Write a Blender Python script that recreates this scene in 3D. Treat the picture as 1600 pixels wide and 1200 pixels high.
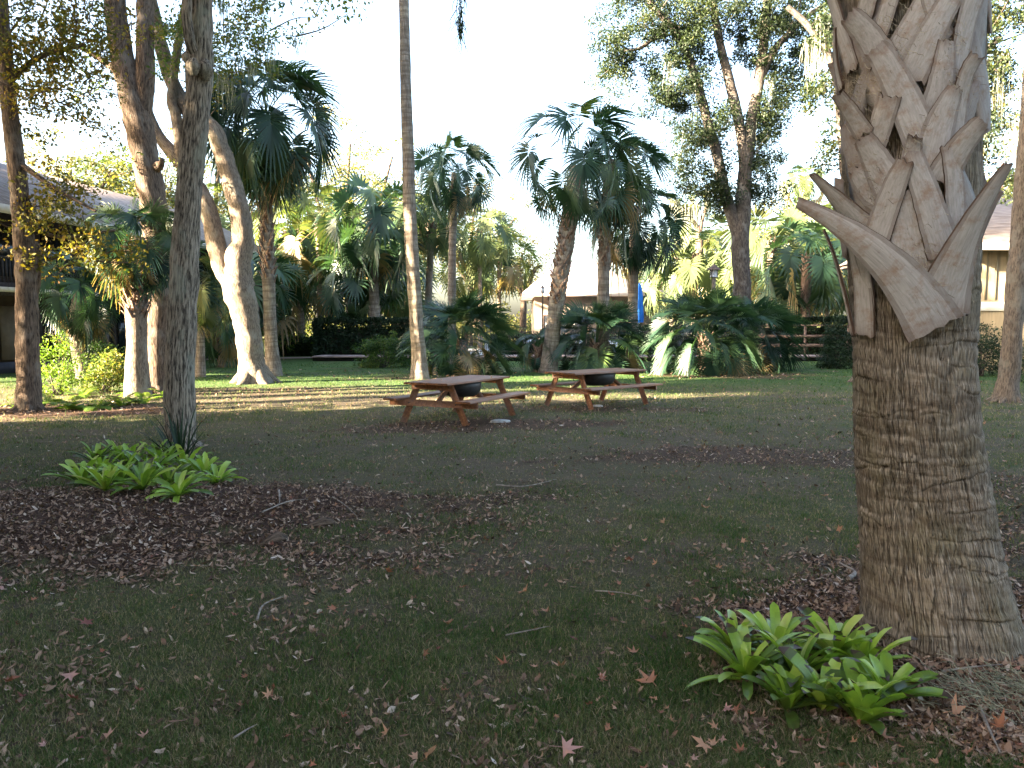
import bpy, math, random
import numpy as np
from mathutils import Vector
R = math.radians
for o in list(bpy.data.objects): bpy.data.objects.remove(o)
scene = bpy.context.scene
COL = scene.collection

# ---------------------------------------------------------------- camera
F_PX, HY, CAM_H = 1200.0, 512.0, 1.7
PITCH = math.atan((600 - HY) / F_PX)
cam_d = bpy.data.cameras.new('camera'); cam = bpy.data.objects.new('camera', cam_d); COL.objects.link(cam)
cam.location = (0, 0, CAM_H); cam.rotation_euler = (math.pi / 2 - PITCH, 0, 0)
cam_d.sensor_width = 36; cam_d.lens = 36 * F_PX / 1600; cam_d.clip_start = 0.05; cam_d.clip_end = 2000
scene.camera = cam
scene.render.resolution_x = 1024; scene.render.resolution_y = 768

# ---------------------------------------------------------------- world, sun, exposure
SUN_EL, SUN_AZ = 18.0, 248.0          # azimuth clockwise from +Y
sun_v = Vector((math.sin(R(SUN_AZ)) * math.cos(R(SUN_EL)), math.cos(R(SUN_AZ)) * math.cos(R(SUN_EL)), math.sin(R(SUN_EL))))
world = bpy.data.worlds.new("World"); scene.world = world; world.use_nodes = True
wn = world.node_tree.nodes; wl = world.node_tree.links; wn.clear()
sky = wn.new('ShaderNodeTexSky'); sky.sky_type = 'NISHITA'; sky.sun_disc = False
sky.sun_elevation = R(SUN_EL); sky.sun_rotation = R(SUN_AZ); sky.air_density = 1.0; sky.dust_density = 4.6; sky.ozone_density = 1.0
bg = wn.new('ShaderNodeBackground'); bg.inputs['Strength'].default_value = 0.06
wo = wn.new('ShaderNodeOutputWorld')
wl.new(sky.outputs[0], bg.inputs[0]); wl.new(bg.outputs[0], wo.inputs[0])
sun_d = bpy.data.lights.new('sun', 'SUN'); sun_d.energy = 5.0; sun_d.angle = R(0.6); sun_d.color = (1.0, 0.83, 0.6)
sun = bpy.data.objects.new('sun', sun_d); COL.objects.link(sun); sun.location = (-40, -20, 30)
sun.rotation_euler = sun_v.to_track_quat('Z', 'Y').to_euler()
scene.view_settings.view_transform = 'Standard'; scene.view_settings.look = 'None'
scene.view_settings.gamma = 1; scene.view_settings.use_curve_mapping = False
scene.view_settings.exposure = 4.42
scene.cycles.max_bounces = 6; scene.cycles.transparent_max_bounces = 4

# ---------------------------------------------------------------- pixel <-> place
cp, sp = math.cos(PITCH), math.sin(PITCH)
def ray(px, py):
    a = (px - 800) / F_PX; b = (600 - py) / F_PX
    return np.array([a, cp + b * sp, -sp + b * cp])
def at(px, py, Y):
    d = ray(px, py); t = Y / d[1]
    return np.array([d[0] * t, Y, CAM_H + d[2] * t])
def G(px, py):
    d = ray(px, py); t = -CAM_H / d[2]
    return np.array([d[0] * t, d[1] * t, 0.0])

# ---------------------------------------------------------------- numpy noise
def _hash(ix, iy, seed):
    h = np.sin(ix * 127.1 + iy * 311.7 + seed * 74.7) * 43758.5453
    return h - np.floor(h)
def vnoise(x, y, seed=0):
    x = np.asarray(x, float); y = np.asarray(y, float)
    ix = np.floor(x); iy = np.floor(y); fx = x - ix; fy = y - iy
    fx = fx * fx * (3 - 2 * fx); fy = fy * fy * (3 - 2 * fy)
    a = _hash(ix, iy, seed); b = _hash(ix + 1, iy, seed); c = _hash(ix, iy + 1, seed); d = _hash(ix + 1, iy + 1, seed)
    return (a * (1 - fx) + b * fx) * (1 - fy) + (c * (1 - fx) + d * fx) * fy
def fbm(x, y, seed=0, n=4):
    s = 0; a = 0.5; t = 0
    for i in range(n):
        s = s + a * vnoise(x * 2 ** i, y * 2 ** i, seed + i * 13); t += a; a *= 0.5
    return s / t
def sstep(a, b, x):
    t = np.clip((x - a) / (b - a), 0, 1); return t * t * (3 - 2 * t)

# ---------------------------------------------------------------- mesh builder
class MB:
    def __init__(s): s.V = []; s.F = []; s.n = 0; s.tv = []; s.rn = []
    def add(s, V, F, rnd=0.5, tv=None):
        V = np.asarray(V, float).reshape(-1, 3); F = np.asarray(F, np.int64)
        if len(F) == 0: return
        s.V.append(V); s.F.append(F + s.n); s.n += len(V)
        r = np.full(len(F), rnd, float) if np.isscalar(rnd) else np.asarray(rnd, float)
        s.rn.append(r)
        s.tv.append(V * 0 if tv is None else np.asarray(tv, float))
    def merge(s, o):
        for V, F, r, t in zip(o.V, o.F, o.rn, o.tv): pass
    def mesh(s, name, mat, origin=(0, 0, 0), smooth=True):
        V = np.concatenate(s.V) - np.asarray(origin, float)
        sizes = np.concatenate([np.full(len(f), f.shape[1]) for f in s.F])
        loops = np.concatenate([f.ravel() for f in s.F]); rn = np.concatenate(s.rn); tv = np.concatenate(s.tv)
        me = bpy.data.meshes.new(name)
        me.vertices.add(len(V)); me.vertices.foreach_set('co', V.astype(np.float32).ravel())
        me.loops.add(len(loops)); me.loops.foreach_set('vertex_index', loops.astype(np.int32))
        me.polygons.add(len(sizes))
        st = np.concatenate([[0], np.cumsum(sizes)[:-1]]).astype(np.int32)
        me.polygons.foreach_set('loop_start', st); me.polygons.foreach_set('loop_total', sizes.astype(np.int32))
        if smooth: me.polygons.foreach_set('use_smooth', np.ones(len(sizes), bool))
        me.update(calc_edges=True)
        a = me.attributes.new('rnd', 'FLOAT', 'FACE'); a.data.foreach_set('value', rn.astype(np.float32))
        if np.any(tv):
            a = me.attributes.new('tv', 'FLOAT_VECTOR', 'POINT'); a.data.foreach_set('vector', tv.astype(np.float32).ravel())
        me.materials.append(mat)
        return me
    def build(s, name, mat, parent=None, smooth=True):
        org = (0, 0, 0)
        if parent is not None: org = parent_origin(parent)
        me = s.mesh(name, mat, org, smooth)
        o = bpy.data.objects.new(name, me); COL.objects.link(o); ORG[o.name] = np.array(org, float)
        if parent is not None: o.parent = parent
        return o
ORG = {}
def parent_origin(p):
    return ORG.get(p.name, (0, 0, 0))
def thing(name, label, cat, loc=(0, 0, 0), group=None):
    o = bpy.data.objects.new(name, None); COL.objects.link(o)
    o.location = tuple(float(v) for v in loc); ORG[o.name] = np.array(loc, float); o.empty_display_size = 0.2
    o['label'] = label; o['category'] = cat
    if group: o['group'] = group
    return o
def single(name, mb, mat, label, cat, loc=(0, 0, 0), group=None, kind=None, smooth=True):
    me = mb.mesh(name, mat, loc, smooth); o = bpy.data.objects.new(name, me); COL.objects.link(o)
    o.location = tuple(float(v) for v in loc); o['label'] = label; o['category'] = cat
    ORG[o.name] = np.array(loc, float)
    if group: o['group'] = group
    if kind: o['kind'] = kind
    return o
def dup(root, loc, rotz=0.0, scale=1.0, label=None, group=None):
    r = root.copy(); COL.objects.link(r); r.location = tuple(float(v) for v in loc); r.rotation_euler = (0, 0, rotz)
    r.scale = (scale,) * 3 if np.isscalar(scale) else scale
    if label: r['label'] = label
    if group: r['group'] = group
    for ch in list(root.children):
        c = ch.copy(); COL.objects.link(c); c.parent = r
        for g in ch.children:
            d = g.copy(); COL.objects.link(d); d.parent = c
    return r

BOXF = np.array([[0, 3, 2, 1], [4, 5, 6, 7], [0, 1, 5, 4], [1, 2, 6, 5], [2, 3, 7, 6], [3, 0, 4, 7]])
def box(mb, x0, x1, y0, y1, z0, z1, rnd=0.5, M=None):
    V = np.array([[x0, y0, z0], [x1, y0, z0], [x1, y1, z0], [x0, y1, z0], [x0, y0, z1], [x1, y0, z1], [x1, y1, z1], [x0, y1, z1]], float)
    if M is not None: V = M(V)
    mb.add(V, BOXF, rnd)
def bbox(mb, x0, x1, y0, y1, z0, z1, b=0.004, rnd=0.5, M=None):
    """box with chamfered edges"""
    c = np.array([(x0 + x1) / 2, (y0 + y1) / 2, (z0 + z1) / 2]); h = np.array([(x1 - x0) / 2, (y1 - y0) / 2, (z1 - z0) / 2])
    b = min(b, h.min() * 0.6)
    V = []; idx = {}
    for sx in (-1, 1):
        for sy in (-1, 1):
            for sz in (-1, 1):
                for k in range(3):
                    v = h - b; v = v.copy(); v[k] = h[k]; idx[(sx, sy, sz, k)] = len(V); V.append(c + v * np.array([sx, sy, sz]))
    Q = []; T = []
    for k in range(3):
        a, d = [(1, 2), (0, 2), (0, 1)][k]
        for s in (-1, 1):
            q = []
            for (u, w) in ((-1, -1), (1, -1), (1, 1), (-1, 1)):
                t = [0, 0, 0]; t[k] = s; t[a] = u; t[d] = w; q.append(idx[(*t, k)])
            if (s > 0) == (k == 1): q = q[::-1]
            Q.append(q)
    for k in range(3):
        a, d = [(1, 2), (0, 2), (0, 1)][k]
        for u in (-1, 1):
            for w in (-1, 1):
                t0 = [0, 0, 0]; t0[k] = -1; t0[a] = u; t0[d] = w; t1 = list(t0); t1[k] = 1
                Q.append([idx[(*t0, a)], idx[(*t1, a)], idx[(*t1, d)], idx[(*t0, d)]])
    for sx in (-1, 1):
        for sy in (-1, 1):
            for sz in (-1, 1): T.append([idx[(sx, sy, sz, k)] for k in range(3)])
    V = np.array(V)
    if M is not None: V = M(V)
    n = mb.n; mb.add(V, np.array(Q), rnd)
    mb.F.append(np.array(T) + n); mb.rn.append(np.full(len(T), rnd)); mb.V.append(np.zeros((0, 3))); mb.tv.append(np.zeros((0, 3)))

def catmull(P, n):
    P = np.asarray(P, float); m = len(P)
    if m == 2:
        t = np.linspace(0, 1, n)[:, None]; return P[0] * (1 - t) + P[1] * t
    E = np.vstack([2 * P[0] - P[1], P, 2 * P[-1] - P[-2]])
    out = []
    for u in np.linspace(0, m - 1 - 1e-9, n):
        i = int(u); f = u - i; p0, p1, p2, p3 = E[i], E[i + 1], E[i + 2], E[i + 3]
        out.append(0.5 * ((2 * p1) + (-p0 + p2) * f + (2 * p0 - 5 * p1 + 4 * p2 - p3) * f * f + (-p0 + 3 * p1 - 3 * p2 + p3) * f ** 3))
    return np.array(out)
def tube(mb, P, rad, n=10, m=None, rough=0.0, seed=0, rnd=0.5, cap=True, fr=3.0):
    P = np.asarray(P, float)
    if m is None: m = max(2, len(P) * 4)
    Q = catmull(P, m); rr = np.interp(np.linspace(0, 1, m), np.linspace(0, 1, len(rad)), rad)
    T = np.gradient(Q, axis=0); T /= np.linalg.norm(T, axis=1)[:, None] + 1e-9
    up = np.array([0, 1, 0.01]) if abs(T[0][1]) < 0.9 else np.array([1, 0, 0.0])
    a = np.linspace(0, 2 * np.pi, n, endpoint=False)
    X = np.cross(up, T[0]); X /= np.linalg.norm(X)
    V = []; tv = []; L = 0
    for i in range(m):
        X = X - T[i] * np.dot(X, T[i]); X /= np.linalg.norm(X) + 1e-9; Y = np.cross(T[i], X)
        if i: L += np.linalg.norm(Q[i] - Q[i - 1])
        r = rr[i] * np.ones(n)
        if rough: r = r * (1 + rough * (fbm(np.cos(a) * 1.3 + 5 + L * fr * 0.5, np.sin(a) * 1.3 + L * fr, seed, 3) * 2 - 1))
        V.append(Q[i] + np.outer(np.cos(a) * r, X) + np.outer(np.sin(a) * r, Y))
        tv.append(np.stack([np.cos(a) * rr[i], np.sin(a) * rr[i], np.full(n, L)], 1))
    V = np.concatenate(V); tv = np.concatenate(tv)
    i0 = (np.arange(m - 1)[:, None] * n + np.arange(n)[None, :]).ravel(); j = (np.arange(m - 1)[:, None] * n + (np.arange(n)[None, :] + 1) % n).ravel()
    F = np.stack([i0, j, j + n, i0 + n], 1)
    mb.add(V, F, rnd, tv)
    if cap:
        for base, c, t in ((0, Q[0], tv[0]), ((m - 1) * n, Q[-1], tv[-1])):
            k = mb.n; ring = V[base:base + n]
            W = np.vstack([ring, c]); idx = np.arange(n)
            mb.add(W, np.stack([idx, (idx + 1) % n, np.full(n, n)], 1) if base else np.stack([(idx + 1) % n, idx, np.full(n, n)], 1), rnd, np.vstack([tv[base:base + n], t]))

# ---------------------------------------------------------------- materials
def newmat(name):
    m = bpy.data.materials.new(name); m.use_nodes = True; nt = m.node_tree; nt.nodes.clear()
    out = nt.nodes.new('ShaderNodeOutputMaterial'); return m, nt, out
def ramp(nt, stops):
    r = nt.nodes.new('ShaderNodeValToRGB'); e = r.color_ramp.elements
    while len(e) < len(stops): e.new(0.5)
    for i, (p, c) in enumerate(stops): e[i].position = p; e[i].color = (*c, 1)
    return r
def coords(nt, scale, attr=None):
    mp = nt.nodes.new('ShaderNodeMapping'); mp.inputs['Scale'].default_value = scale
    if attr:
        a = nt.nodes.new('ShaderNodeAttribute'); a.attribute_name = attr; nt.links.new(a.outputs['Vector'], mp.inputs[0])
    else:
        tc = nt.nodes.new('ShaderNodeTexCoord'); nt.links.new(tc.outputs['Object'], mp.inputs[0])
    return mp
def noise(nt, mp, scale=1.0, detail=4, rough=0.6, dist=0.0):
    n = nt.nodes.new('ShaderNodeTexNoise'); n.inputs['Scale'].default_value = scale; n.inputs['Detail'].default_value = detail
    n.inputs['Roughness'].default_value = rough; n.inputs['Distortion'].default_value = dist
    nt.links.new(mp.outputs[0], n.inputs['Vector']); return n
def mixc(nt, fac, a, b, mode='MIX'):
    m = nt.nodes.new('ShaderNodeMix'); m.data_type = 'RGBA'; m.blend_type = mode
    for sock, v in ((m.inputs[0], fac), (m.inputs[6], a), (m.inputs[7], b)):
        if isinstance(v, (int, float)): sock.default_value = v
        elif isinstance(v, tuple): sock.default_value = (*v, 1)
        else: nt.links.new(v, sock)
    return m.outputs[2]
def bump(nt, h, strength, dist):
    b = nt.nodes.new('ShaderNodeBump'); b.inputs['Strength'].default_value = strength; b.inputs['Distance'].default_value = dist
    nt.links.new(h, b.inputs['Height']); return b.outputs[0]
def leafmat(name, cols, trans=0.35, rough=0.55, spec=0.3, tint=1.25):
    m, nt, out = newmat(name)
    a = nt.nodes.new('ShaderNodeAttribute'); a.attribute_name = 'rnd'
    r = ramp(nt, [(i / (len(cols) - 1), c) for i, c in enumerate(cols)]); nt.links.new(a.outputs['Fac'], r.inputs[0])
    p = nt.nodes.new('ShaderNodeBsdfPrincipled'); p.inputs['Roughness'].default_value = rough; p.inputs['Specular IOR Level'].default_value = spec
    nt.links.new(r.outputs[0], p.inputs['Base Color'])
    if trans > 0:
        t = nt.nodes.new('ShaderNodeBsdfTranslucent'); c = mixc(nt, 1.0, r.outputs[0], (tint * 1.05, tint * 1.1, tint * 0.55), 'MULTIPLY'); nt.links.new(c, t.inputs[0])
        mx = nt.nodes.new('ShaderNodeMixShader'); mx.inputs[0].default_value = trans
        nt.links.new(p.outputs[0], mx.inputs[1]); nt.links.new(t.outputs[0], mx.inputs[2]); nt.links.new(mx.outputs[0], out.inputs[0])
    else: nt.links.new(p.outputs[0], out.inputs[0])
    return m
def barkmat(name, dark, light, sc=(30, 30, 5), patch=None, bstr=0.9, bdist=0.02, ring=None, rscale=9, attr='tv', contrast=(0.35, 0.62)):
    m, nt, out = newmat(name)
    mp = coords(nt, sc, attr); n1 = noise(nt, mp, 1, 5, 0.65, 0.4)
    r = ramp(nt, [(contrast[0], dark), (contrast[1], light)]); nt.links.new(n1.outputs['Fac'], r.inputs[0]); c = r.outputs[0]
    h = n1.outputs['Fac']
    mp2 = coords(nt, (3, 3, 2), attr); n2 = noise(nt, mp2, 1, 4, 0.6)
    if patch:
        r2 = ramp(nt, [(0.52, (0, 0, 0)), (0.62, (1, 1, 1))]); nt.links.new(n2.outputs['Fac'], r2.inputs[0])
        c = mixc(nt, r2.outputs[0], c, mixc(nt, 0.5, c, patch))
    if ring:
        mp3 = coords(nt, (1.2, 1.2, rscale), attr); n3 = noise(nt, mp3, 1, 3, 0.6, 0.3)
        r3 = ramp(nt, [(0.42, (0, 0, 0)), (0.56, (1, 1, 1))]); nt.links.new(n3.outputs['Fac'], r3.inputs[0])
        c = mixc(nt, r3.outputs[0], mixc(nt, 0.65, c, ring), c)
        mt = nt.nodes.new('ShaderNodeMath'); mt.operation = 'MULTIPLY_ADD'; nt.links.new(r3.outputs[0], mt.inputs[0]); mt.inputs[1].default_value = 0.8; nt.links.new(h, mt.inputs[2]); h = mt.outputs[0]
    p = nt.nodes.new('ShaderNodeBsdfPrincipled'); p.inputs['Roughness'].default_value = 0.92; p.inputs['Specular IOR Level'].default_value = 0.15
    nt.links.new(c, p.inputs['Base Color']); nt.links.new(bump(nt, h, bstr, bdist), p.inputs['Normal']); nt.links.new(p.outputs[0], out.inputs[0])
    return m
def plain(name, c1, c2, sc=(6, 6, 6), rough=0.8, bd=0.003, spec=0.3, metal=0.0, contrast=(0.35, 0.65)):
    m, nt, out = newmat(name); mp = coords(nt, sc); n = noise(nt, mp, 1, 5, 0.6, 0.2)
    r = ramp(nt, [(contrast[0], c1), (contrast[1], c2)]); nt.links.new(n.outputs['Fac'], r.inputs[0])
    a = nt.nodes.new('ShaderNodeAttribute'); a.attribute_name = 'rnd'
    mm = nt.nodes.new('ShaderNodeMapRange'); mm.inputs[3].default_value = 0.7; mm.inputs[4].default_value = 1.3; nt.links.new(a.outputs['Fac'], mm.inputs[0])
    c = nt.nodes.new('ShaderNodeVectorMath'); c.operation = 'SCALE'; nt.links.new(r.outputs[0], c.inputs[0]); nt.links.new(mm.outputs[0], c.inputs['Scale'])
    p = nt.nodes.new('ShaderNodeBsdfPrincipled'); p.inputs['Roughness'].default_value = rough; p.inputs['Specular IOR Level'].default_value = spec; p.inputs['Metallic'].default_value = metal
    nt.links.new(c.outputs[0], p.inputs['Base Color'])
    if bd: nt.links.new(bump(nt, n.outputs['Fac'], 0.6, bd), p.inputs['Normal'])
    nt.links.new(p.outputs[0], out.inputs[0]); return m

M = {}
M['oak_leaf'] = leafmat('oak_leaf', [(0.012, 0.022, 0.010), (0.028, 0.045, 0.018), (0.045, 0.06, 0.02), (0.07, 0.06, 0.015)], 0.3)
M['live_leaf'] = leafmat('live_leaf', [(0.04, 0.07, 0.02), (0.09, 0.13, 0.03), (0.16, 0.17, 0.035), (0.22, 0.15, 0.03)], 0.45)
M['gum_leaf'] = leafmat('gum_leaf', [(0.05, 0.06, 0.015), (0.11, 0.11, 0.02), (0.20, 0.15, 0.02), (0.16, 0.08, 0.02)], 0.45)
M['far_leaf'] = leafmat('far_leaf', [(0.04, 0.055, 0.018), (0.08, 0.095, 0.03), (0.14, 0.135, 0.045), (0.19, 0.145, 0.06)], 0.42)
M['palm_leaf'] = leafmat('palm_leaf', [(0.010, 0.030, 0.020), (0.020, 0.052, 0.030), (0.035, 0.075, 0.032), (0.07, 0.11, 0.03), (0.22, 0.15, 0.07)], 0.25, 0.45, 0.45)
M['palm_leaf_lit'] = leafmat('palm_leaf_lit', [(0.022, 0.045, 0.024), (0.045, 0.075, 0.030), (0.08, 0.105, 0.038), (0.13, 0.14, 0.05), (0.22, 0.16, 0.08)], 0.33, 0.5, 0.35)  # lighter, yellower copy of palm_leaf: sunlight put into the frond colour
M['shrub_leaf'] = leafmat('shrub_leaf', [(0.02, 0.045, 0.012), (0.045, 0.09, 0.02), (0.08, 0.13, 0.03), (0.12, 0.15, 0.04)], 0.35)
M['hedge_leaf'] = leafmat('hedge_leaf', [(0.008, 0.02, 0.010), (0.016, 0.035, 0.014), (0.03, 0.055, 0.02)], 0.2)
M['fern_leaf'] = leafmat('fern_leaf', [(0.05, 0.10, 0.015), (0.10, 0.17, 0.02), (0.18, 0.24, 0.03)], 0.4)
M['brom_leaf'] = leafmat('brom_leaf', [(0.05, 0.03, 0.02), (0.07, 0.12, 0.022), (0.14, 0.24, 0.03), (0.23, 0.36, 0.04), (0.33, 0.44, 0.07), (0.38, 0.42, 0.12)], 0.3, 0.35, 0.5)
M['grass'] = leafmat('grass', [(0.040, 0.082, 0.020), (0.082, 0.112, 0.036), (0.140, 0.130, 0.065), (0.27, 0.205, 0.14)], 0.3, 0.7, 0.15)
M['litter'] = leafmat('litter', [(0.05, 0.032, 0.024), (0.15, 0.088, 0.060), (0.26, 0.17, 0.120), (0.37, 0.28, 0.215), (0.5, 0.42, 0.36)], 0.1, 0.8, 0.2)
M['star_leaf'] = leafmat('star_leaf', [(0.14, 0.045, 0.04), (0.25, 0.10, 0.06), (0.36, 0.18, 0.10), (0.38, 0.24, 0.16), (0.38, 0.21, 0.19)], 0.15, 0.7, 0.25)
M['moss'] = leafmat('moss', [(0.10, 0.11, 0.09), (0.20, 0.21, 0.17), (0.32, 0.32, 0.26)], 0.3, 0.9, 0.05)
M['fibre'] = leafmat('fibre', [(0.10, 0.07, 0.04), (0.25, 0.2, 0.14), (0.4, 0.36, 0.28)], 0.1, 0.9, 0.1)
M['oak_bark'] = barkmat('oak_bark', (0.030, 0.022, 0.017), (0.17, 0.122, 0.09), (34, 34, 6), (0.21, 0.18, 0.15), .9, .045)
M['rough_bark'] = barkmat('rough_bark', (0.035, 0.028, 0.023), (0.33, 0.275, 0.215), (46, 46, 5.5), (0.30, 0.30, 0.24), 1.0, 0.03, contrast=(0.4, 0.6))
M['dark_bark'] = barkmat('dark_bark', (0.03, 0.024, 0.02), (0.12, 0.10, 0.085), (26, 26, 6), (0.2, 0.19, 0.17))
M['pale_bark'] = barkmat('pale_bark', (0.04, 0.031, 0.024), (0.215, 0.17, 0.13), (36, 36, 8), (0.25, 0.23, 0.19), 0.9, 0.045, contrast=(0.3, 0.6))
M['palm_bark'] = barkmat('palm_bark', (0.08, 0.065, 0.05), (0.27, 0.23, 0.19), (34, 34, 3), (0.32, 0.28, 0.2), 0.7, 0.015, ring=(0.10, 0.075, 0.055), rscale=10)
M['boot'] = barkmat('boot', (0.15, 0.12, 0.095), (0.40, 0.36, 0.31), (20, 20, 4), (0.24, 0.17, 0.12), 0.4, 0.008)
M['boot_dark'] = barkmat('boot_dark', (0.06, 0.035, 0.025), (0.22, 0.15, 0.11), (20, 20, 4), (0.30, 0.24, 0.2), 0.6, 0.01)

# ---------------------------------------------------------------- ground
LB = G(330, 830); PB = np.array([2.2, 4.0, 0])
def ell(x, y, cx, cy, rx, ry, ang=0.0):
    c, s = math.cos(ang), math.sin(ang); u = (x - cx) * c + (y - cy) * s; v = -(x - cx) * s + (y - cy) * c
    return np.sqrt((u / rx) ** 2 + (v / ry) ** 2)
def mulch_mask(x, y):
    n = (fbm(x * 1.1, y * 1.1, 3) - 0.5) * 1.0 + (fbm(x * 5, y * 5, 8) - 0.5) * 0.8
    m = 1 - sstep(0.65, 1.3, ell(x, y, -3.9, 6.75, 3.6, 1.55, 0.12) + n)
    m = np.maximum(m, 1 - sstep(0.7, 1.15, ell(x, y, 2.35, 4.1, 1.5, 1.5) + n))
    m = np.maximum(m, 0.75 * (1 - sstep(0.6, 1.15, ell(x, y, 3.0, 10.0, 2.6, 0.9) + n)))
    m = np.maximum(m, 0.8 * (1 - sstep(0.6, 1.1, ell(x, y, -0.7, 13.2, 2.6, 1.0, 0.2) + n)))
    m = np.maximum(m, 0.6 * (1 - sstep(0.6, 1.1, ell(x, y, 1.6, 15.9, 2.4, 1.0) + n)))
    m = np.maximum(m, 0.9 * (1 - sstep(0.7, 1.1, ell(x, y, -10.8, 15.6, 4.8, 1.6, -0.05) + n)))
    m = np.maximum(m, 0.75 * (1 - sstep(0.7, 1.1, ell(x, y, 7.6, 27.6, 3.2, 2.2) + n)))
    m = np.maximum(m, 0.5 * (1 - sstep(0.6, 1.1, ell(x, y, -7.5, 20.5, 3.0, 1.6) + n)))
    m = np.maximum(m, 0.55 * (1 - sstep(0.6, 1.1, ell(x, y, -3.2, 25.8, 2.6, 1.4) + n)))
    m = np.maximum(m, 0.6 * (1 - sstep(0.6, 1.1, ell(x, y, 5.2, 6.2, 1.8, 2.5) + n)))
    return m
def dirt_sunstrip_mask(x, y):
    n = (fbm(x * 0.9, y * 1.6, 21) - 0.5) * 1.3 + (fbm(x * 4, y * 6, 5) - 0.5) * 0.6
    m = 0.5 * (1 - sstep(0.45, 1.3, ell(x, y, -2.2, 11.2, 3.4, 0.9) + n))
    m = np.maximum(m, 0.5 * (1 - sstep(0.45, 1.3, ell(x, y, 2.8, 11.5, 4.8, 1.8) + n)))
    m = np.maximum(m, 0.5 * (1 - sstep(0.5, 1.2, ell(x, y, 1.5, 9.0, 4.5, 1.5) + n)))
    m = np.maximum(m, 0.7 * (1 - sstep(0.4, 1.3, ell(x, y, -5.0, 18.3, 5.5, 2.0, -.1) + n)))  # tan soil painted in here to strengthen the strip of sunlight
    m = np.maximum(m, 0.5 * sstep(0.6, 0.78, fbm(x * 0.8 + 3, y * 0.9, 40)))
    m = np.maximum(m, 0.55 * (1 - sstep(0.5, 1.1, ell(x, y, 1.0, 5.6, 3.5, 0.6, 0.1) + n)))
    return m
def gz(x, y):
    x = np.asarray(x, float); y = np.asarray(y, float)
    d = np.sqrt(x * x + y * y); near = 1 - sstep(18, 30, d)
    h = near * ((fbm(x * 0.5, y * 0.5, 60) - 0.5) * 0.08 + (fbm(x * 3, y * 3, 61, 3) - 0.5) * 0.03)
    h = h + 0.10 * (1 - sstep(0.2, 1.1, ell(x, y, -3.9, 6.9, 3.2, 1.5, 0.12))) + 0.07 * (1 - sstep(0.2, 1.2, ell(x, y, 2.3, 4.05, 1.3, 1.3)))
    return h
def gp(p): return np.array([p[0], p[1], float(gz(p[0], p[1]))])
def axis(lo, hi, step, far):
    a = list(np.arange(lo, hi + 1e-6, step)); s = step; l = lo; r = hi; L = []; H = []
    while l > -far or r < far:
        s *= 1.35; l -= s; r += s; L.insert(0, l); H.append(r)
    return np.array(L + a + H)
xs = axis(-16, 16, 0.1, 900); ys = axis(0.0, 30, 0.1, 900)
XX, YY = np.meshgrid(xs, ys); ZZ = gz(XX, YY)
nx, ny = len(xs), len(ys)
I = (np.arange(ny - 1)[:, None] * nx + np.arange(nx - 1)[None, :]).ravel()
gm = MB(); gm.add(np.stack([XX.ravel(), YY.ravel(), ZZ.ravel()], 1), np.stack([I, I + 1, I + nx + 1, I + nx], 1), 0.5,
                  np.stack([mulch_mask(XX, YY).ravel(), dirt_sunstrip_mask(XX, YY).ravel(), (sstep(18.5, 25, YY + (fbm(XX * .4, YY * .4, 88) - .5) * 5) * (1 - .6 * sstep(60, 70, YY))).ravel() + .001], 1))
m, nt, out = newmat('ground'); M['ground'] = m
a = nt.nodes.new('ShaderNodeAttribute'); a.attribute_name = 'tv'; sx = nt.nodes.new('ShaderNodeSeparateXYZ'); nt.links.new(a.outputs['Vector'], sx.inputs[0])
mp = coords(nt, (1, 1, 1)); n1 = noise(nt, mp, 45, 6, 0.75); n2 = noise(nt, mp, 0.6, 5, 0.6); n3 = noise(nt, mp, 160, 3, 0.8); n4 = noise(nt, mp, 14, 6, 0.85)
soil = ramp(nt, [(0.3, (0.034, 0.025, 0.018)), (0.52, (0.105, 0.078, 0.055)), (0.70, (0.25, 0.19, 0.14))]); nt.links.new(n1.outputs['Fac'], soil.inputs[0])
grn = ramp(nt, [(0.3, (0.028, 0.034, 0.014)), (0.55, (0.075, 0.085, 0.035)), (0.75, (0.15, 0.135, 0.07))]); nt.links.new(n1.outputs['Fac'], grn.inputs[0])
n2b = noise(nt, mp, 3.2, 5, 0.75); am = nt.nodes.new('ShaderNodeMath'); am.operation = 'MULTIPLY_ADD'; nt.links.new(n2b.outputs['Fac'], am.inputs[0]); am.inputs[1].default_value = .6; ah = nt.nodes.new('ShaderNodeMath'); ah.operation = 'MULTIPLY'; nt.links.new(n2.outputs['Fac'], ah.inputs[0]); ah.inputs[1].default_value = .4; nt.links.new(ah.outputs[0], am.inputs[2]); gf = ramp(nt, [(0.42, (0.1, 0.1, 0.1)), (0.56, (1, 1, 1))]); nt.links.new(am.outputs[0], gf.inputs[0])
c = mixc(nt, gf.outputs[0], soil.outputs[0], grn.outputs[0])
sand = ramp(nt, [(0.3, (0.03, 0.024, 0.018)), (0.5, (0.085, 0.066, 0.047)), (0.66, (0.22, 0.175, 0.125))]); nm = nt.nodes.new('ShaderNodeMath'); nm.operation = 'MULTIPLY_ADD'; nt.links.new(n3.outputs['Fac'], nm.inputs[0]); nm.inputs[1].default_value = .5; nn_ = nt.nodes.new('ShaderNodeMath'); nn_.operation = 'MULTIPLY'; nt.links.new(n4.outputs['Fac'], nn_.inputs[0]); nn_.inputs[1].default_value = .5; nt.links.new(nn_.outputs[0], nm.inputs[2]); nt.links.new(nm.outputs[0], sand.inputs[0])
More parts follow.
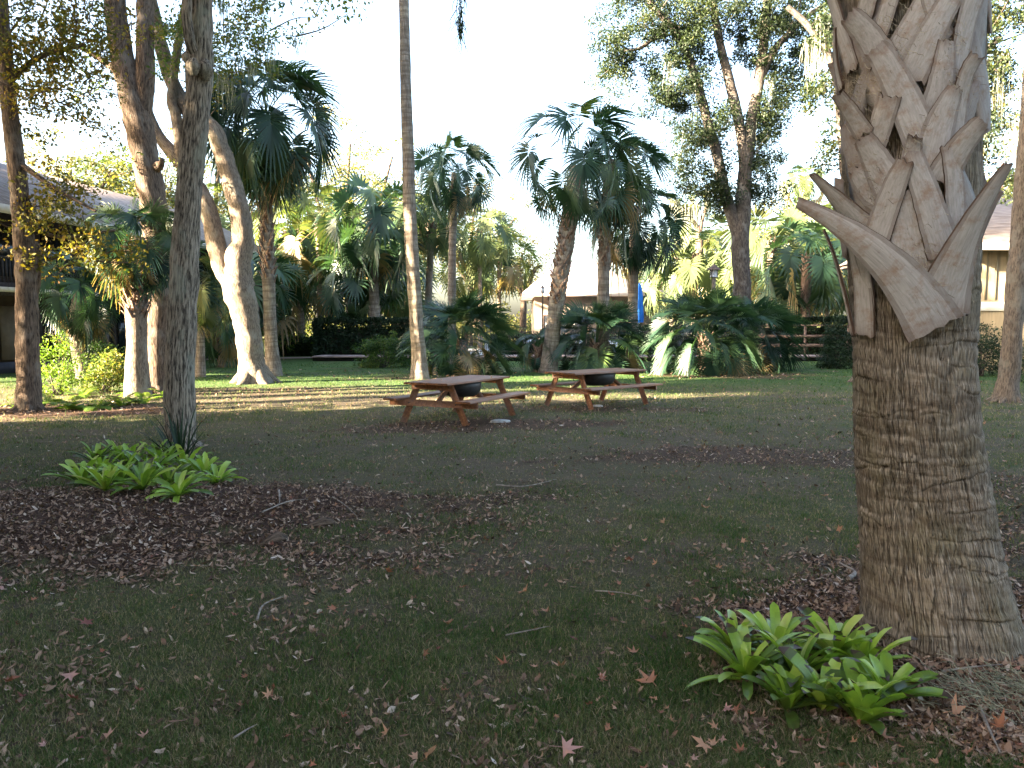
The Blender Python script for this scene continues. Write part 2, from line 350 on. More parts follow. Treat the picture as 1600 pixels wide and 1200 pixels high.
gr2 = ramp(nt, [(0.3, (0.020, 0.050, 0.012)), (0.7, (0.055, 0.115, 0.028))]); nt.links.new(n1.outputs['Fac'], gr2.inputs[0]); g3 = nt.nodes.new('ShaderNodeMath'); g3.operation = 'MULTIPLY'; nt.links.new(sx.outputs['Z'], g3.inputs[0]); g3.inputs[1].default_value = .8; c = mixc(nt, g3.outputs[0], c, gr2.outputs[0])
c = mixc(nt, sx.outputs['Y'], c, sand.outputs[0])
mul = ramp(nt, [(0.3, (0.018, 0.012, 0.009)), (0.5, (0.06, 0.034, 0.024)), (0.62, (0.12, 0.068, 0.045)), (0.75, (0.24, 0.17, 0.13))]); nt.links.new(n1.outputs['Fac'], mul.inputs[0])
c = mixc(nt, sx.outputs['X'], c, mul.outputs[0])
p = nt.nodes.new('ShaderNodeBsdfPrincipled'); p.inputs['Roughness'].default_value = 0.95; p.inputs['Specular IOR Level'].default_value = 0.1
nt.links.new(c, p.inputs['Base Color']); nt.links.new(bump(nt, n1.outputs['Fac'], 1.0, 0.03), p.inputs['Normal']); nt.links.new(p.outputs[0], out.inputs[0])
go = gm.build('ground', m); go['kind'] = 'structure'; go['label'] = 'patchy lawn ground with leaf litter and bare sandy soil'

rg = np.random.default_rng(7)
def scatter(n, y0=566, y1=1330, spread=1.05, far=None):
    """random ground points, evenly thick as seen from the lawn's near side"""
    py = rg.uniform(y0, y1, n); b = (600 - py) / F_PX
    t = -CAM_H / (-sp + b * cp); Y = (cp + b * sp) * t
    X = rg.uniform(-spread, spread, n) * np.maximum(Y, 1.2)
    return X, Y
def blades(n):
    X, Y = scatter(n)
    keep = (rg.uniform(0, 1, n) > np.clip(mulch_mask(X, Y) * 1.15, 0, 0.985)) & (rg.uniform(0, 1, n) > dirt_sunstrip_mask(X, Y) * 0.8)
    tuft = fbm(X * 2.2, Y * 2.2, 77); thin = fbm(X * .7 + 9, Y * .9, 78); keep &= rg.uniform(0.12, 0.85, n) < tuft * .75 + thin * .55 - .08
    X = X[keep]; Y = Y[keep]; tuft = tuft[keep]; n = len(X); Z = gz(X, Y)
    d = np.maximum(Y, 2); w = 0.0016 * np.maximum(1, d / 4.5) * rg.uniform(0.6, 1.4, n)
    h = rg.uniform(0.010, 0.034, n) * (0.35 + 1.3 * tuft) * np.clip(d / 9, 1, 1.9) * (1 + .6 * (rg.uniform(0, 1, n) < .06)); az = rg.uniform(0, 2 * np.pi, n); ln = rg.uniform(0.2, 1.5, n) * h
    dx, dy = np.cos(az), np.sin(az); fa = rg.uniform(0, np.pi, n); wx, wy = np.cos(fa) * w, np.sin(fa) * w
    P0 = np.stack([X - wx, Y - wy, Z - 0.005], 1); P1 = np.stack([X + wx, Y + wy, Z - 0.005], 1)
    mx, my, mz = X + dx * ln * 0.4, Y + dy * ln * 0.4, Z + h * 0.65
    P2 = np.stack([mx + wx * .8, my + wy * .8, mz], 1); P3 = np.stack([mx - wx * .8, my - wy * .8, mz], 1)
    P4 = np.stack([X + dx * ln, Y + dy * ln, Z + h * 0.95], 1)
    V = np.stack([P0, P1, P2, P3, P4], 1).reshape(-1, 3); b = np.arange(n) * 5
    r = np.clip(rg.normal(0.30, 0.16, n) + (0.55 - tuft) * 1.1 + (.5 - fbm(X * 5, Y * 5, 79)) * .5 + (rg.uniform(0, 1, n) < 0.24 * (1 - .8 * sstep(18, 26, Y))) * 0.6 - .30 * sstep(18, 24, Y) + .12 * (1 - sstep(3, 9, np.abs(Y - 13))), 0, 1)
    mb = MB(); mb.add(V, np.stack([b, b + 1, b + 2, b + 3], 1), r)
    mb.F.append(np.stack([b + 3, b + 2, b + 4], 1)); mb.rn.append(r); mb.V.append(np.zeros((0, 3))); mb.tv.append(np.zeros((0, 3)))
    return mb
gb = blades(900000).build('grass', M['grass'], smooth=False); gb['kind'] = 'stuff'; gb['label'] = 'short patchy green lawn grass with dry straw coloured blades'; gb['category'] = 'grass'

def flakes(X, Y, Lmin, Lmax, rmean=0.45, rsd=0.25, lift=0.02):
    n = len(X); Z = gz(X, Y) + rg.uniform(0.002, lift, n); L = rg.uniform(Lmin, Lmax, n) * np.maximum(1, Y / 9); W = L * rg.uniform(0.2, 0.5, n)
    az = rg.uniform(0, 2 * np.pi, n); ti = rg.normal(0, 0.45, n); ro = rg.normal(0, 0.5, n)
    u = np.stack([np.cos(az) * np.cos(ti), np.sin(az) * np.cos(ti), np.sin(ti)], 1)
    s = np.stack([-np.sin(az), np.cos(az), ro], 1); s /= np.linalg.norm(s, axis=1)[:, None]
    nn = np.cross(u, s); nn *= np.sign(nn[:, 2:3] + 1e-9); C = np.stack([X, Y, Z], 1); cu = (rg.uniform(-0.1, 0.35, n) * L)[:, None]
    L = L[:, None]; W = W[:, None]
    P = [C - u * L * .5 + nn * cu, C - s * W * .5 - u * L * .1 + nn * cu * .5, C + s * W * .5 - u * L * .1 + nn * cu * .5, C - s * W * .4 + u * L * .25, C + s * W * .4 + u * L * .25, C + u * L * .5 + nn * cu]
    V = np.stack(P, 1).reshape(-1, 3); b = np.arange(n) * 6; r = np.clip(rg.normal(rmean, rsd, n), 0, 1)
    mb = MB(); mb.add(V, np.stack([b + 1, b + 2, b + 4, b + 3], 1), r)
    for T in (np.stack([b, b + 2, b + 1], 1), np.stack([b + 3, b + 4, b + 5], 1)):
        mb.F.append(T); mb.rn.append(r); mb.V.append(np.zeros((0, 3))); mb.tv.append(np.zeros((0, 3)))
    return mb
X, Y = scatter(330000, 575); mm = mulch_mask(X, Y); k = rg.uniform(0, 1, len(X)) < mm * 0.62 + 0.015 + 0.16 * dirt_sunstrip_mask(X, Y) + 0.06 * sstep(0.5, 0.72, fbm(X * 1.3, Y * 1.3, 90))
X, Y = X[k], Y[k]
lit = flakes(X, Y, 0.022, 0.065, .34, .24).build('leaf_litter', M['litter'], smooth=False); lit['kind'] = 'stuff'; lit['label'] = 'brown and tan fallen leaf litter and bark scraps over the beds'; lit['category'] = 'leaf litter'

# ---------------------------------------------------------------- foliage generators
def leaf_cloud(mb, C, rad, per, size, rng, flat=0.75, rlo=0.1, rhi=0.8):
    C = np.asarray(C, float); n = len(C) * per; idx = np.repeat(np.arange(len(C)), per)
    rad = np.asarray(rad, float) * np.ones(len(C))
    d = rng.normal(0, 1, (n, 3)); d /= np.linalg.norm(d, axis=1)[:, None]; q = rng.uniform(0.15, 1, n) ** 0.5
    P = C[idx] + d * (q * rad[idx])[:, None] * np.array([1, 1, flat])
    cr = rng.uniform(rlo, rhi, len(C)); r = np.clip(cr[idx] + rng.normal(0, 0.14, n), 0, 1)
    u = rng.normal(0, 1, (n, 3)); u[:, 2] -= 0.3; u /= np.linalg.norm(u, axis=1)[:, None]
    s = np.cross(u, rng.normal(0, 1, (n, 3))); s /= np.linalg.norm(s, axis=1)[:, None] + 1e-9
    L = (size * rng.uniform(0.6, 1.4, n))[:, None]; nn = np.cross(u, s) * L * 0.12
    V = np.stack([P - u * L * .5, P + s * L * .27 + nn, P + u * L * .5, P - s * L * .27 + nn], 1).reshape(-1, 3); b = np.arange(n) * 4
    mb.add(V, np.stack([b, b + 1, b + 2, b + 3], 1), r)
def sub_clumps(spec, D, rng, spread=1.0):
    """spec rows (px, py, rx, ry, count): clump centres at real distance D"""
    out = []
    for (px, py, rx, ry, n) in spec:
        c = at(px, py, D); k = D / F_PX; a = rng.normal(0, 0.5, (n, 3))
        a = np.clip(a, -1.15, 1.15)
        out.append(c + a * np.array([rx * k, spread * (rx + ry) * .5 * k, ry * k]))
    return np.concatenate(out)
def moss_strands(mb, C, rng, per=26, L=(0.5, 1.4), w=0.012, spread=0.12):
    for c in C:
        for _ in range(per):
            l = rng.uniform(*L) * rng.uniform(0.4, 1); o = c + np.append(rng.normal(0, spread, 2), rng.uniform(-0.1, 0.1)); k = 6
            t = np.linspace(0, 1, k); sway = rng.normal(0, 0.06, 2)
            P = o + np.stack([sway[0] * t + rng.normal(0, .015, k), sway[1] * t + rng.normal(0, .015, k), -l * t], 1)
            a = rng.uniform(0, np.pi); s = np.array([math.cos(a), math.sin(a), 0]) * w
            ww = (1 - t * .7)[:, None]; V = np.concatenate([P - s * ww, P + s * ww]); i = np.arange(k - 1)
            mb.add(V, np.stack([i, i + 1, i + 1 + k, i + k], 1), float(rng.uniform(0, 1)))
def nearest_on(limbs, c):
    P = np.concatenate(limbs); lo = P[P[:, 2] < c[2] + 0.3]
    if len(lo): P = lo
    d = np.linalg.norm(P - c, axis=1); return P[np.argmin(d)]
def tree(name, label, D, limbs, clumps, bark, leaf, seed, per=60, size=0.12, crad=0.42, world=None, moss=None, group=None, cat='tree', knots=(), flare=1.25, spread=1.0, rr=(0.1, 0.8), wper=None, nb=1.0, slim=1.0):
    """limbs: lists of (px, py, radius_px[, depth offset]); world: extra clump centres (x,y,z,rx,ry,rz,count)"""
    rng = np.random.default_rng(seed); L = []; base = None; tm = MB()
    for li, lm in enumerate(limbs):
        P = [at(q[0], q[1], D + (q[3] if len(q) > 3 else 0)) for q in lm]; rr_ = [q[2] * slim / F_PX * D for q in lm]
        if li == 0:
            rr0 = rr_[0]; g = float(gz(P[0][0], P[0][1])); base = np.array([P[0][0], P[0][1], g])
            P.insert(0, base - np.array([0, 0, 0.15])); rr_.insert(0, rr_[0] * flare)
        Q = catmull(P, len(P) * 5); L.append(Q)
        tube(tm, P, rr_, 16 if D < 30 else 10, len(P) * (14 if D < 30 else 7), 0.16, seed + li)
    for (px, py, r, off) in knots:
        c = at(px, py, D + off); k = r / F_PX * D
        tube(tm, [c - [0, 0, k], c + [0, -k * .2, 0], c + [0, 0, k]], [k * .4, k, k * .35], 10, 8, 0.3, seed)
    if D < 26:
        r0 = rr0 * flare
        for k in range(6):
            a_ = k * 1.047 + rng.uniform(-.3, .3); h_ = np.array([math.cos(a_), math.sin(a_), 0]); l_ = r0 * rng.uniform(1.15, 1.6)
            tube(tm, [base + h_ * r0 * .4 + [0, 0, r0 * .7], base + h_ * r0 * .75 + [0, 0, r0 * .12], base + h_ * l_ + [0, 0, -r0 * .2]], [r0 * .2, r0 * .26, r0 * .1], 8, 10, .15, seed + k)
    root = thing(name, label, cat, base, group)
    C = sub_clumps(clumps, D, rng, spread) if clumps else np.zeros((0, 3)); W = []
    for (x, y, z, rx, ry, rz, n) in (world or []):
        W.append(np.array([x, y, z]) + np.clip(rng.normal(0, .5, (n, 3)), -1.1, 1.1) * np.array([rx, ry, rz]))
    cm = MB(); n0 = len(C)
    if len(C): leaf_cloud(cm, C, rng.uniform(0.6, 1.2, len(C)) * crad, per, size, rng, rlo=rr[0], rhi=rr[1])
    if W:
        W = np.concatenate(W); leaf_cloud(cm, W, rng.uniform(.8, 1.3, len(W)) * crad * 1.5, wper or per, size * 1.7, rng, rlo=rr[0], rhi=rr[1]); C = np.vstack([C, W])
    N = np.concatenate(L); K = C[rng.uniform(0, 1, len(C)) < nb]; K = K[np.argsort([np.min(np.linalg.norm(N - c, axis=1)) for c in K])] if len(K) else K
    for c in K:
        dd = np.linalg.norm(N - c, axis=1) + 1.2 * np.maximum(N[:, 2] - c[2] + .1, 0); b = N[np.argmin(dd)]; N = np.vstack([N, c, (b + c) / 2]); mid = (b + c) / 2 + rng.normal(0, .12, 3) * np.linalg.norm(c - b) * .5; r0 = 0.012 + 0.010 * np.linalg.norm(c - b)
        tube(tm, [b, mid, c], [min(r0, .09), min(r0, .09) * .6, .008], 5, 6, 0, 0, cap=False)
    tm.build('trunk', bark, root)
    if cm.n: cm.build('crown', leaf, root)
    if moss:
        mo = MB(); k = rng.choice(len(C), min(moss[0], len(C)), replace=False); moss_strands(mo, C[k], rng, moss[1], moss[2], moss[3])
        mo.build('hanging_moss', M['moss'], root)['kind'] = 'stuff'
    return root

def fan_frond(mb, org, az, el, Lp, L, rng, nseg=30, bend=0.9, droop=0.5, rnd=0.4, wscale=1.0, stiff=1.0, ps=0.014, tilt=1.0):
    """one fan palm leaf: petiole, short arching midrib and split drooping segments"""
    h = np.array([math.cos(az), math.sin(az), 0]); side = np.array([-math.sin(az), math.cos(az), 0]); zz = np.array([0, 0, 1.0])
    k = 7; P = [np.array(org, float)]; e = el
    for i in range(k - 1):
        e -= bend * 0.35 / (k - 1) * (0.4 + 1.2 * i / k); P.append(P[-1] + (h * math.cos(e) + zz * math.sin(e)) * Lp / (k - 1))
    P = np.array(P); r = np.linspace(ps, ps * .5, k)[:, None]; upv = zz * math.cos(e) - h * math.sin(e)
    V = np.concatenate([P - side * r, P + upv * r * .8, P + side * r]); i = np.arange(k - 1)
    pr = min(1.0, rnd + 0.15)
    mb.add(V, np.concatenate([np.stack([i, i + k, i + k + 1, i + 1], 1), np.stack([i + k, i + 2 * k, i + 2 * k + 1, i + k + 1], 1)]), pr)
    e -= rng.uniform(.1, .8) * tilt; cc = [P[-1]]; ce = e; m = 6
    for i in range(m): ce -= bend * 0.9 / m; cc.append(cc[-1] + (h * math.cos(ce) + zz * math.sin(ce)) * L * .5 / m)
    cc = np.array(cc)
    tw = rng.normal(0, 0.45)
    s = np.linspace(-1, 1, nseg) + rng.normal(0, .01, nseg); a = s * 2.15
    u = (1 - np.abs(s)) ** 0.8 * m; ui = np.clip(u.astype(int), 0, m - 1); uf = (u - ui)[:, None]
    root = cc[ui] * (1 - uf) + cc[ui + 1] * uf
    el_i = e - bend * 0.9 * u / m
    t = np.outer(np.cos(el_i), h) + np.outer(np.sin(el_i), zz); nrm = np.outer(-np.sin(el_i), h) + np.outer(np.cos(el_i), zz)
    sd = side * math.cos(tw) + nrm * math.sin(tw); nr = np.cross(t, sd); nr *= np.sign(np.sum(nr * nrm, 1))[:, None]
    ca, sa = np.cos(a)[:, None], np.sin(a)[:, None]
    D = t * ca + sd * sa + nr * 0.28 * np.abs(sa) * stiff; D /= np.linalg.norm(D, axis=1)[:, None]
    W = -t * sa + sd * ca
    Li = L * (0.78 + .22 * np.cos(a)) * rng.uniform(.88, 1.08, nseg)
    fr = np.array([0.02, .34, .56, .80, 1.0]); hw = np.array([.006, .031, .022, .011, .0012]) * 34 / nseg * wscale * L
    dr = droop * .75 * rng.uniform(.5, 1.5, nseg)
    rows = []
    for j in range(5):
        rj = fr[j] * Li; dn = (dr * np.maximum(rj - .35 * L, 0) ** 2 * 1.1 / L + .12 * rj ** 2 / L * droop)[:, None]
        c = root + D * rj[:, None] - zz * dn; c = c + nr * (rng.normal(0, .012, nseg) * fr[j])[:, None]
        rows.append((c - W * hw[j] + nr * .012 * wscale, c + W * hw[j] - nr * .006 * wscale))
    V = np.stack([q for rw in rows for q in rw], 1).reshape(-1, 3); b = np.arange(nseg) * 10; F = []
    for j in range(4): F.append(np.stack([b + 2 * j, b + 2 * j + 1, b + 2 * j + 3, b + 2 * j + 2], 1))
    rr = np.clip(rnd + rng.normal(0, .06, nseg), 0, 1); mb.add(V, np.concatenate(F), np.tile(rr, 4))
def palm_crown(mb, org, rng, n=30, scale=1.0, elo=-0.9, ehi=1.45, nseg=30, dead=0.06, Lp=1.15, L=0.95, droop=0.6, rbase=0.35, wscale=1.2, pw=0.9, bk=1.0, ps=0.014):
    for i in range(n):
        q = (i + .5) / n; el = ehi + (elo - ehi) * q ** pw + rng.normal(0, .08); az = i * 2.39996 + rng.normal(0, .15)
        isd = q > .7 and rng.uniform() < dead * 3
        r = .97 if isd else np.clip(rbase + rng.normal(0, .13) + (.12 if q < .15 else 0), 0, .74)
        ln = (0.75 + .35 * min(1, q * 3)) * rng.uniform(.9, 1.1)
        fan_frond(mb, np.array(org) + [math.cos(az) * .08 * scale, math.sin(az) * .08 * scale, -q * .35 * scale], az, el, Lp * scale * ln, L * scale * rng.uniform(.88, 1.08), rng, nseg, (.9 + .5 * q) * bk, droop * (1.6 if isd else 1) * (.5 + q), float(r), wscale, ps=ps * scale)
def boot_lattice(mb, pts, rads, z0, z1, rng, dz=0.16, w=0.09, out=0.10, L=0.32):
    """criss-cross old leaf bases round a palm trunk between two heights"""
    Q = catmull(pts, 60); R_ = np.interp(np.linspace(0, 1, 60), np.linspace(0, 1, len(rads)), rads); i = 0; z = z0
    while z < z1:
        k = int(np.argmin(np.abs(Q[:, 2] - z))); c = Q[k]; r = R_[k]; az = i * 2.39996
        d = np.array([math.cos(az), math.sin(az), 0]); s = np.array([-math.sin(az), math.cos(az), 0]); sg = 1 if i % 2 else -1
        P0 = c + d * r * .9; P1 = c + d * (r + out * .35) + s * sg * .04 + [0, 0, L * .5]; P2 = c + d * (r + out * rng.uniform(.7, 1.3)) + s * sg * .09 + [0, 0, L * rng.uniform(.8, 1.1)]
        V = []
        for P, ww in ((P0, w), (P1, w * .62), (P2, w * .4)): V += [P - s * ww, P + d * .02, P + s * ww, P - d * .015]
        V = np.array(V); F = []
        for a in range(2):
            for b in range(4): F.append([a * 4 + b, a * 4 + (b + 1) % 4, a * 4 + 4 + (b + 1) % 4, a * 4 + 4 + b])
        F.append([8, 9, 10, 11]); mb.add(V, F, float(rng.uniform(0, 1)), V); z += dz / 3.2; i += 1
def palm(name, label, D, trunk, crown_px, seed, n=30, scale=1.0, bark='palm_bark', leaf='palm_leaf', boots=None, group=None, flare=1.15, by=None, **kw):
    """trunk: (px, py, radius_px) from the ground up; by = pixel row where the foot meets the ground"""
    rng = np.random.default_rng(seed); P = [at(a, b, D) for (a, b, r) in trunk]; n = int(n * 1.25); rad = [r / F_PX * D for (_, _, r) in trunk]
    base = np.array([P[0][0], D, float(gz(P[0][0], D))]); P[0] = base - [0, 0, .1]; rad[0] *= flare
    root = thing(name, label, 'palm tree', base, group); tm = MB(); tube(tm, P, rad, 14 if D < 32 else 9, len(P) * (10 if D < 32 else 5), .10, seed)
    tk = tm.build('trunk', M[bark], root)
    if boots:
        bm = MB(); boot_lattice(bm, P, rad, at(trunk[-1][0], max(boots[:2]), D)[2], at(trunk[-1][0], min(boots[:2]), D)[2], rng, *(boots[2:] if len(boots) > 2 else ())); bm.build('leaf_bases', M['boot'] if len(boots) < 3 or boots[2] > 0.2 else M['boot_dark'], tk, smooth=False)
    cm = MB(); palm_crown(cm, at(crown_px[0], crown_px[1], D), rng, n, scale, **kw); cm.build('crown', M[leaf], root)
    return root

# ================================================================ big palm in the foreground
HA = [(4.02, 1475, 1068, 122), (4.02, 1466, 960, 112), (4.02, 1452, 860, 103), (4.0, 1440, 760, 96), (4.0, 1430, 660, 91), (4.0, 1425, 560, 88), (4.0, 1424, 480, 90), (4.0, 1424, 300, 97), (4.0, 1422, 100, 101), (4.0, 1420, -120, 96), (4.0, 1418, -400, 90)]
hp = np.array([at(px, py, Y) for (Y, px, py, r) in HA]); hr = np.array([r / F_PX * Y * 0.995 for (Y, px, py, r) in HA])
o_ = np.argsort(hp[:, 2]); hz = hp[o_, 2]; hx = hp[o_, 0]; hyy = hp[o_, 1]; hrr = hr[o_]
def h_axis(z): return np.interp(z, hz, hx), np.interp(z, hz, hyy), np.interp(z, hz, hrr)
hb = np.array([h_axis(0)[0], 4.02, float(gz(h_axis(0)[0], 4.02))])
big = thing('palm_tree', 'huge thick grey palm trunk with criss-cross old leaf bases, nearest tree at right', 'palm tree', hb)
def build_big():
    rng = np.random.default_rng(5)
    z = np.concatenate([np.linspace(-.12, 2.15, 520), np.linspace(2.16, 5.4, 60)]); nz, na = len(z), 320; a = np.linspace(0, 2 * np.pi, na, endpoint=False)
    Z, A = np.meshgrid(z, a, indexing='ij'); cx, cy, r = h_axis(Z)
    lump = (fbm(np.cos(A) * 1.6 + 4, np.sin(A) * 1.6 + Z * 1.5, 2) - .5) * .05
    s = A * 0.32 / 0.045
    def per(f, seed, zs):  # noise periodic round the trunk
        w = np.cos(A), np.sin(A); return vnoise(w[0] * f + 50, w[1] * f * 1.0 + Z * zs, seed) * .5 + vnoise(w[1] * f + 30 + Z * zs * .7, w[0] * f, seed + 1) * .5
    wob = per(3, 9, 2.0) * 0.10 + per(9, 29, 5.0) * 0.03
    t = (Z + wob) / 0.085; fr_ = t - np.floor(t); strength = vnoise(np.floor(t) * 1.7, np.cos(A + np.floor(t)) * 1.6, 31)
    ringd = -0.007 * strength * np.exp(-((fr_ - .5) / .16) ** 2) + .003 * np.sin(fr_ * 2 * np.pi) * strength
    u = A * 62 / (2 * np.pi) * 1.0; wav = (vnoise(A * 0 + Z * 6, np.floor(u) * 3.1, 71) - .5) * 1.5 + per(4, 43, 3) * 3
    q = (u + wav) % 1.0; cr = vnoise(Z * 3.3, np.floor(u + wav) * 1.9, 93)
    crack = -0.003 * np.exp(-((q - .5) / .10) ** 2) * sstep(.25, .6, cr)
    fade = 1 - sstep(1.95, 2.1, Z); scar = 0 * Z
    for k in range(120):
        z0 = rng.uniform(-.05, 2.1); a0 = rng.uniform(0, 2 * np.pi); ex = rng.uniform(.25, .9); da = (A - a0 + np.pi) % (2 * np.pi) - np.pi; win = np.clip(1 - (da / ex) ** 2, 0, 1) ** .7
        if rng.uniform() < .25: win = np.clip(1 - (da / (ex * 2)) ** 2, 0, 1) ** .5
        zz = z0 + rng.normal(0, .03) * da + .02 * (da / ex) ** 2 * rng.uniform(-1, 1) + (vnoise(A * 5, A * 0, k) - .5) * .03; dz = Z - zz; g = win * rng.uniform(.4, 1)
        scar = scar + g * (-.007 * np.exp(-(dz / .006) ** 2) + .004 * np.exp(-((dz - .018) / .016) ** 2))
    ringd = ringd + scar
    rr_ = r + lump + (ringd + crack) * fade + .004 * (per(30, 61, 40) - .5)
    root_flare = 0.05 * np.exp(-np.maximum(Z, 0) / .10) * (0.6 + per(5, 3, 0))
    rr_ = rr_ + root_flare
    V = np.stack([cx + np.cos(A) * rr_, cy + np.sin(A) * rr_, Z], -1).reshape(-1, 3)
    i0 = (np.arange(nz - 1)[:, None] * na + np.arange(na)[None, :]).ravel(); j = (np.arange(nz - 1)[:, None] * na + (np.arange(na)[None, :] + 1) % na).ravel()
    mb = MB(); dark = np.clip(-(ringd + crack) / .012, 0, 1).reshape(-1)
    tv = np.stack([np.cos(A) * .32, np.sin(A) * .32, Z], -1).reshape(-1, 3)
    mb.add(V, np.stack([i0, j, j + na, i0 + na], 1), dark[i0], tv)
    m, nt, out = newmat('big_palm_bark')
    def iso(mp, det, w0, w1, dist=0.0):
        n = noise(nt, mp, 1, det, .55, dist); a = nt.nodes.new('ShaderNodeMath'); a.operation = 'SUBTRACT'; nt.links.new(n.outputs['Fac'], a.inputs[0]); a.inputs[1].default_value = .5
        b = nt.nodes.new('ShaderNodeMath'); b.operation = 'ABSOLUTE'; nt.links.new(a.outputs[0], b.inputs[0]); c = nt.nodes.new('ShaderNodeMapRange'); c.inputs[1].default_value = w0; c.inputs[2].default_value = w1; nt.links.new(b.outputs[0], c.inputs[0]); return c.outputs[0], n.outputs['Fac']
    v1, f1 = iso(coords(nt, (42, 42, 3.6), 'tv'), 2, .002, .026, .3); v2, f2 = iso(coords(nt, (80, 80, 8), 'tv'), 2, .0, .06, .2); h1, f3 = iso(coords(nt, (2.2, 2.2, 9), 'tv'), 2, .001, .016, .3)
    n1 = noise(nt, coords(nt, (150, 150, 14), 'tv'), 1, 4, .7, .2); n3 = noise(nt, coords(nt, (4, 4, 3), 'tv'), 1, 4, .6); n4 = noise(nt, coords(nt, (1.8, 1.8, 10), 'tv'), 1, 4, .7, .5)
    r1 = ramp(nt, [(.33, (.14, .11, .08)), (.5, (.24, .195, .147)), (.62, (.33, .285, .23)), (.74, (.50, .46, .41))]); nt.links.new(n1.outputs['Fac'], r1.inputs[0]); c = r1.outputs[0]
    r2 = ramp(nt, [(.40, (.75, .75, .75)), (.56, (0, 0, 0))]); nt.links.new(n4.outputs['Fac'], r2.inputs[0]); c = mixc(nt, r2.outputs[0], c, mixc(nt, .55, c, (.07, .042, .022)))
    r3 = ramp(nt, [(.5, (0, 0, 0)), (.7, (.5, .5, .5))]); nt.links.new(n3.outputs['Fac'], r3.inputs[0]); c = mixc(nt, r3.outputs[0], c, (.12, .105, .05))
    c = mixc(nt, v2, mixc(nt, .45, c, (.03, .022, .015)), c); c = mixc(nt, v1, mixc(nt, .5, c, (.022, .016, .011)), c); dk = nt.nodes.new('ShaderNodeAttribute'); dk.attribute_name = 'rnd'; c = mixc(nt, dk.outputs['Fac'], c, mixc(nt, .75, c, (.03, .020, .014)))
    def ml(a, b, k):
        q = nt.nodes.new('ShaderNodeMath'); q.operation = 'MULTIPLY_ADD'; nt.links.new(a, q.inputs[0]); q.inputs[1].default_value = k; nt.links.new(b, q.inputs[2]); return q.outputs[0]
    hh = ml(v1, ml(v2, n1.outputs['Fac'], .5), 1.6)
    p = nt.nodes.new('ShaderNodeBsdfPrincipled'); p.inputs['Roughness'].default_value = .9; p.inputs['Specular IOR Level'].default_value = .15
    nt.links.new(c, p.inputs['Base Color']); nt.links.new(bump(nt, hh, 1.0, .006), p.inputs['Normal']); nt.links.new(p.outputs[0], out.inputs[0])
    mb.build('trunk', m, big)
build_big()

m, nt, out = newmat('big_boot'); mp = coords(nt, (130, 14, 6), 'tv'); n1 = noise(nt, mp, 1, 4, .6, .3); mp2 = coords(nt, (14, 7, 14)); n2 = noise(nt, mp2, 1, 5, .7); mp3 = coords(nt, (60, 60, 60)); n3 = noise(nt, mp3, 1, 3, .7)
r1 = ramp(nt, [(.25, (.24, .222, .208)), (.5, (.33, .308, .29)), (.75, (.40, .375, .36))]); nt.links.new(n1.outputs['Fac'], r1.inputs[0])
r2 = ramp(nt, [(.50, (0, 0, 0)), (.68, (.85, .85, .85))]); nt.links.new(n2.outputs['Fac'], r2.inputs[0]); c = mixc(nt, r2.outputs[0], r1.outputs[0], (.24, .165, .12))
r3 = ramp(nt, [(.66, (0, 0, 0)), (.72, (.6, .6, .6))]); nt.links.new(n3.outputs['Fac'], r3.inputs[0]); c = mixc(nt, r3.outputs[0], c, (.14, .115, .095))
sx = nt.nodes.new('ShaderNodeSeparateXYZ'); a_ = nt.nodes.new('ShaderNodeAttribute'); a_.attribute_name = 'tv'; nt.links.new(a_.outputs['Vector'], sx.inputs[0])
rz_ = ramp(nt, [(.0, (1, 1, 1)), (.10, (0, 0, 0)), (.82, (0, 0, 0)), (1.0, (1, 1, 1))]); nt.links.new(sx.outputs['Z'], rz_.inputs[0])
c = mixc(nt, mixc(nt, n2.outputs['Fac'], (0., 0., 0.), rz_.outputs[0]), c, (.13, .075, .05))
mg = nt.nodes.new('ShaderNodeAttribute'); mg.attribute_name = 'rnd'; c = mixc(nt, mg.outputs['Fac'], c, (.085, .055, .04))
p = nt.nodes.new('ShaderNodeBsdfPrincipled'); p.inputs['Roughness'].default_value = .85; p.inputs['Specular IOR Level'].default_value = .2
nt.links.new(c, p.inputs['Base Color']); nt.links.new(bump(nt, n1.outputs['Fac'], .35, .004), p.inputs['Normal']); nt.links.new(p.outputs[0], out.inputs[0]); M['big_boot'] = m

